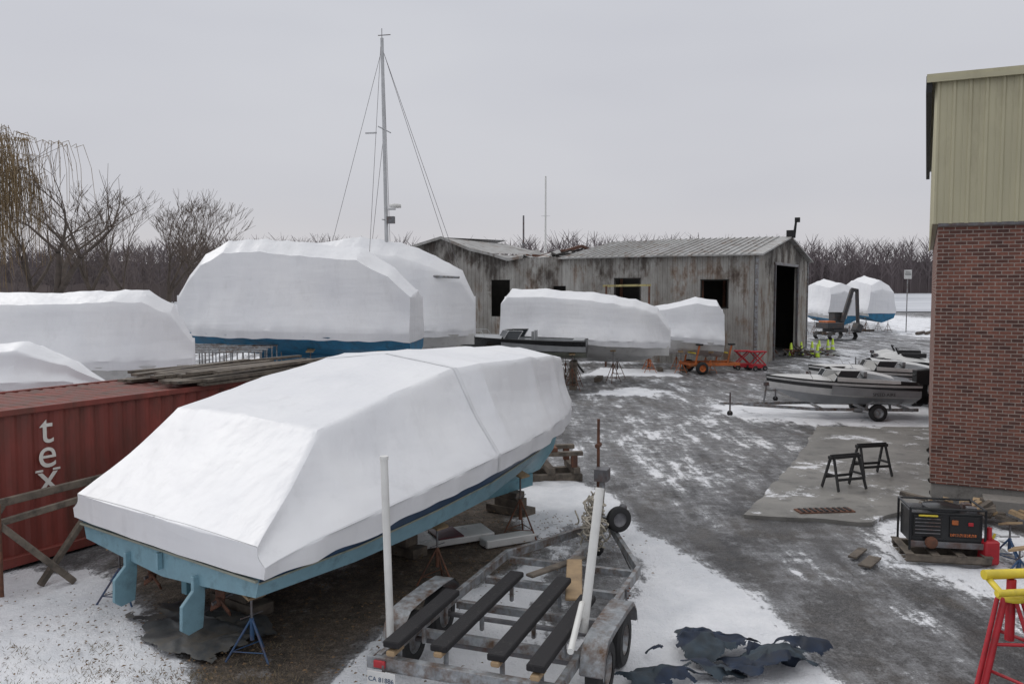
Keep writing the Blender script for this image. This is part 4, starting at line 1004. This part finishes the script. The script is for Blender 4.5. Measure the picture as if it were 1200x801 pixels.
        for a in range(3):
            M=Matrix.Rotation(a*2.094,3,'X'); mb.box(Vector((-.58,0,.6+zo))+M@Vector((0,0,.14)),(.02,.14,.2),bl,M@Matrix.Rotation(.5,3,'Z'))
    mb.build("deck_and_fittings",e,bevel=.012)
    if stands:
        mb=MB()
        for x in (.6,L*.45,L*.72):
            for k in range(int((z0)/.18)): mb.box((x,0,.09+.18*k),(.3,.9 if k%2 else 1.1,.17),WOOD)
            for s_ in (-1,1): jackstand(mb,x,s_*B*.36,z0+.3,RUST,s_)
        mb.build("stands_and_blocks",e)
    else: small_trailer(e,L,B,tongue=tongue)
    return e
e=runabout("runabout_boat_on_trailer",(14.0,29.7),R(176),L=5.0,B=2.0,z0=.42,stripe=BLACKG,hm=WHITEG,bottom=GREYG)
text("SPEED-AIRE",.15,(1.3,1.03,.87),(R(80),0,R(180)),BLACK,e,.003,"hull_name")
runabout("runabout_boat_on_trailer",(17.2,33.2),R(172),L=5.4,B=2.1,z0=.42,stripe=BLACKG)
runabout("black_motorboat_on_stands",(3.35,38.0),R(172),L=6.2,B=2.4,z0=1.35,hm=BLACKG,stripe=BLACKG,bottom=CREAM,canvas=False,ob=False,stands=True)
def jetski(loc,ang):
    e=empty("jet_ski_on_trailer",(loc[0],loc[1],0),ang); mb=MB()
    rows=[(0,.42,.8,.5),(.5,.5,.85,.42),(1.3,.52,.9,.4),(2.0,.42,.98,.45),(2.5,.22,1.02,.6),(2.75,.03,1.0,.85)]
    mb.loft([[(x,-b_,z),(x,-b_*.8,zk+.1),(x,0,zk),(x,b_*.8,zk+.1),(x,b_,z)] for x,b_,z,zk in rows],BLACKG)
    mb.loft([[(x,-b_,z),(x,-b_*.5,z+h),(x,0,z+h+.05),(x,b_*.5,z+h),(x,b_,z)] for (x,b_,z,_),h in zip(rows,(.03,.1,.15,.28,.12,.0))],WHITEG,True)
    mb.box((.9,0,1.14),(1.1,.3,.22),BLACK); mb.tube((1.6,0,1.2),(1.75,0,1.5),.05,.04,BLACK); mb.tube((1.7,-.35,1.5),(1.7,.35,1.5),.025,.025,BLACK)
    mb.build("hull_and_seat",e); small_trailer(e,2.7,1.2,tongue=1.0)
jetski((20.9,42.2),R(170)); jetski((21.6,44.2),R(165))
# ---------------------------------------------------------------- yard clutter
def cone(loc):
    mb=MB(); mb.box((0,0,.02),(.36,.36,.04),BLACK); mb.lathe((0,0,.03),(0,0,1),[(.16,0),(.05,.85),(.001,.86)],HIV,14); mb.lathe((0,0,.03),(0,0,1),[(.128,.28),(.108,.42)],PVC,14)
    mb.build("traffic_cone",None,loc)
for x,y in ((18.2,55.5),(19.2,56.5),(20.1,57),(21.0,58.2),(21.9,59),(19.6,54.6),(22.6,60)): cone((x,y,.02))
mb=MB()
for s_ in (-1,1): mb.beam((-1.2,s_*.7,.5),(1.6,s_*.7,.5),.12,.16,ORG); mb.wheel((-.6,s_*.9,.33),(0,s_,0),.33,.2,ORG)
for x in (-1.1,0,1.5): mb.beam((x,-.7,.5),(x,.7,.5),.1,.14,ORG)
for x in (-.9,.9):
    for s_ in (-1,1): mb.beam((x,s_*.7,.5),(x+.2,s_*.75,1.5),.08,.08,ORG); mb.box((x+.2,s_*.75,1.55),(.35,.2,.08),BLACK)
    mb.beam((x,-.7,1.1),(x,.7,1.1),.07,.07,YEL)
mb.build("hydraulic_boat_trailer",None,(10.3,45.2,0),.2,bevel=.01)
for k,(x,y) in enumerate(((12.7,46.9),(13.4,46.4))):
    mb=MB(); mb.box((0,0,.25),(.8,.5,.2),REDB)
    for s_ in (-1,1): mb.beam((-.35,s_*.2,.35),(.35,s_*.2,1.0),.05,.06,REDB); mb.beam((.35,s_*.2,.35),(-.35,s_*.2,1.0),.05,.06,REDB); mb.wheel((-.3,s_*.27,.14),(0,1,0),.14,.08); mb.wheel((.3,s_*.27,.14),(0,1,0),.14,.08)
    mb.box((0,0,1.03),(.85,.5,.07),REDB); mb.build("scissor_lift_table",None,(x,y,0),.3*k,bevel=.01)
ex=empty("excavator",(27.7,73,0),R(20)); mb=MB()
for s_ in (-1,1):
    mb.loft([[(x,s_*.9-.25,z),(x,s_*.9+.25,z)] for x,z in ((-1.4,.35),(-1.2,.05),(1.2,.05),(1.4,.35),(1.2,.7),(-1.2,.7),(-1.4,.35))],BLACK)
mb.box((0,0,.85),(1.6,1.4,.3),DSTEEL); mb.box((-.6,0,1.25),(1.7,1.6,.5),DSTEEL); mb.box((-.9,0,1.55),(.8,1.2,.2),ORG); mb.box((.45,.5,1.75),(.9,.8,1.0),DSTEEL); mb.box((.47,.5,1.95),(.92,.7,.5),GLASS); mb.box((.45,.5,2.3),(1.0,.9,.08),BLACK)
mb.beam((.5,-.2,1.5),(1.5,-.2,4.3),.25,.35,DSTEEL); mb.beam((1.4,-.2,4.3),(2.1,-.2,4.2),.22,.3,DSTEEL); mb.beam((2.0,-.2,4.3),(2.2,-.2,1.3),.22,.28,DSTEEL)
mb.beam((.9,-.2,1.8),(1.5,-.2,3.4),.1,.1,ALU); mb.box((2.15,-.2,1.0),(.6,.7,.7),DSTEEL,Matrix.Rotation(.4,3,'Y')); mb.build("body_and_boom",ex,bevel=.03)
mb=MB(); mb.tube((0,0,0),(0,0,6.2),.05,.05,GALV); mb.box((0,-.06,5.75),(.75,.03,.9),WHITEG); mb.box((0,-.08,5.75),(.6,.012,.08),BLACK); mb.box((0,-.08,5.95),(.5,.012,.06),BLACK); mb.build("sign_post",None,(39.3,85,0))
mb=MB()
for k in range(5): mb.tube((38+k*.9,80+.1*k,.15),(39.4+k*.9,81.5,.2+.1*(k%2)),.16,.14,BARK,8)
mb.build("log_pile")
for x,y,h,mt in ((3.2,82,15.0,PVC),(1.1,82,11.3,STEEL)):
    mb=MB(); mb.tube((0,0,0),(0,0,h),.11,.08,mt,8); mb.beam((-.4,0,h*.75),(.4,0,h*.75),.03,.03,ALU); mb.build("mast",None,(x,y,0))
mb=MB()
for k in range(5):
    y=k*.9; 
    for z in (.4,1.5): mb.tube((-2.2,y,z),(2.2,y+.2,z),.03,.03,GALV)
    for i in range(9): mb.tube((-2.2+i*.55,y,.4),(-2.2+i*.55,y,1.5),.02,.02,GALV)
for i in (0,8):
    for k in (0,4): mb.tube((-2.2+i*.55,k*.9,-1.1),(-2.2+i*.55,k*.9,.4),.03,.03,GALV)
mb.build("aluminium_dock_frames",None,(-9.8,25.6,1.1),.1)
mb=MB()
for k in range(14): mb.beam((rnd.uniform(-1.5,-.5),k*.1,.1+.03*k),(rnd.uniform(1,2.5),k*.13,.2),.15,.06,rnd.choice([WOOD,SOOT,STEEL]))
mb.build("scrap_lumber",None,(-1.5,33.0,0))
mb=MB(); mb.beam((-1.5,0,0),(1.2,.25,.05),.1,.12,YELD); mb.beam((-1.3,0,-4.6),(-1.3,0,0),.1,.1,RUST); mb.beam((1.1,.25,-4.6),(1.1,.25,0),.1,.1,RUST); mb.build("yellow_gantry_beam",None,(6.6,48.2,4.6),-.3)
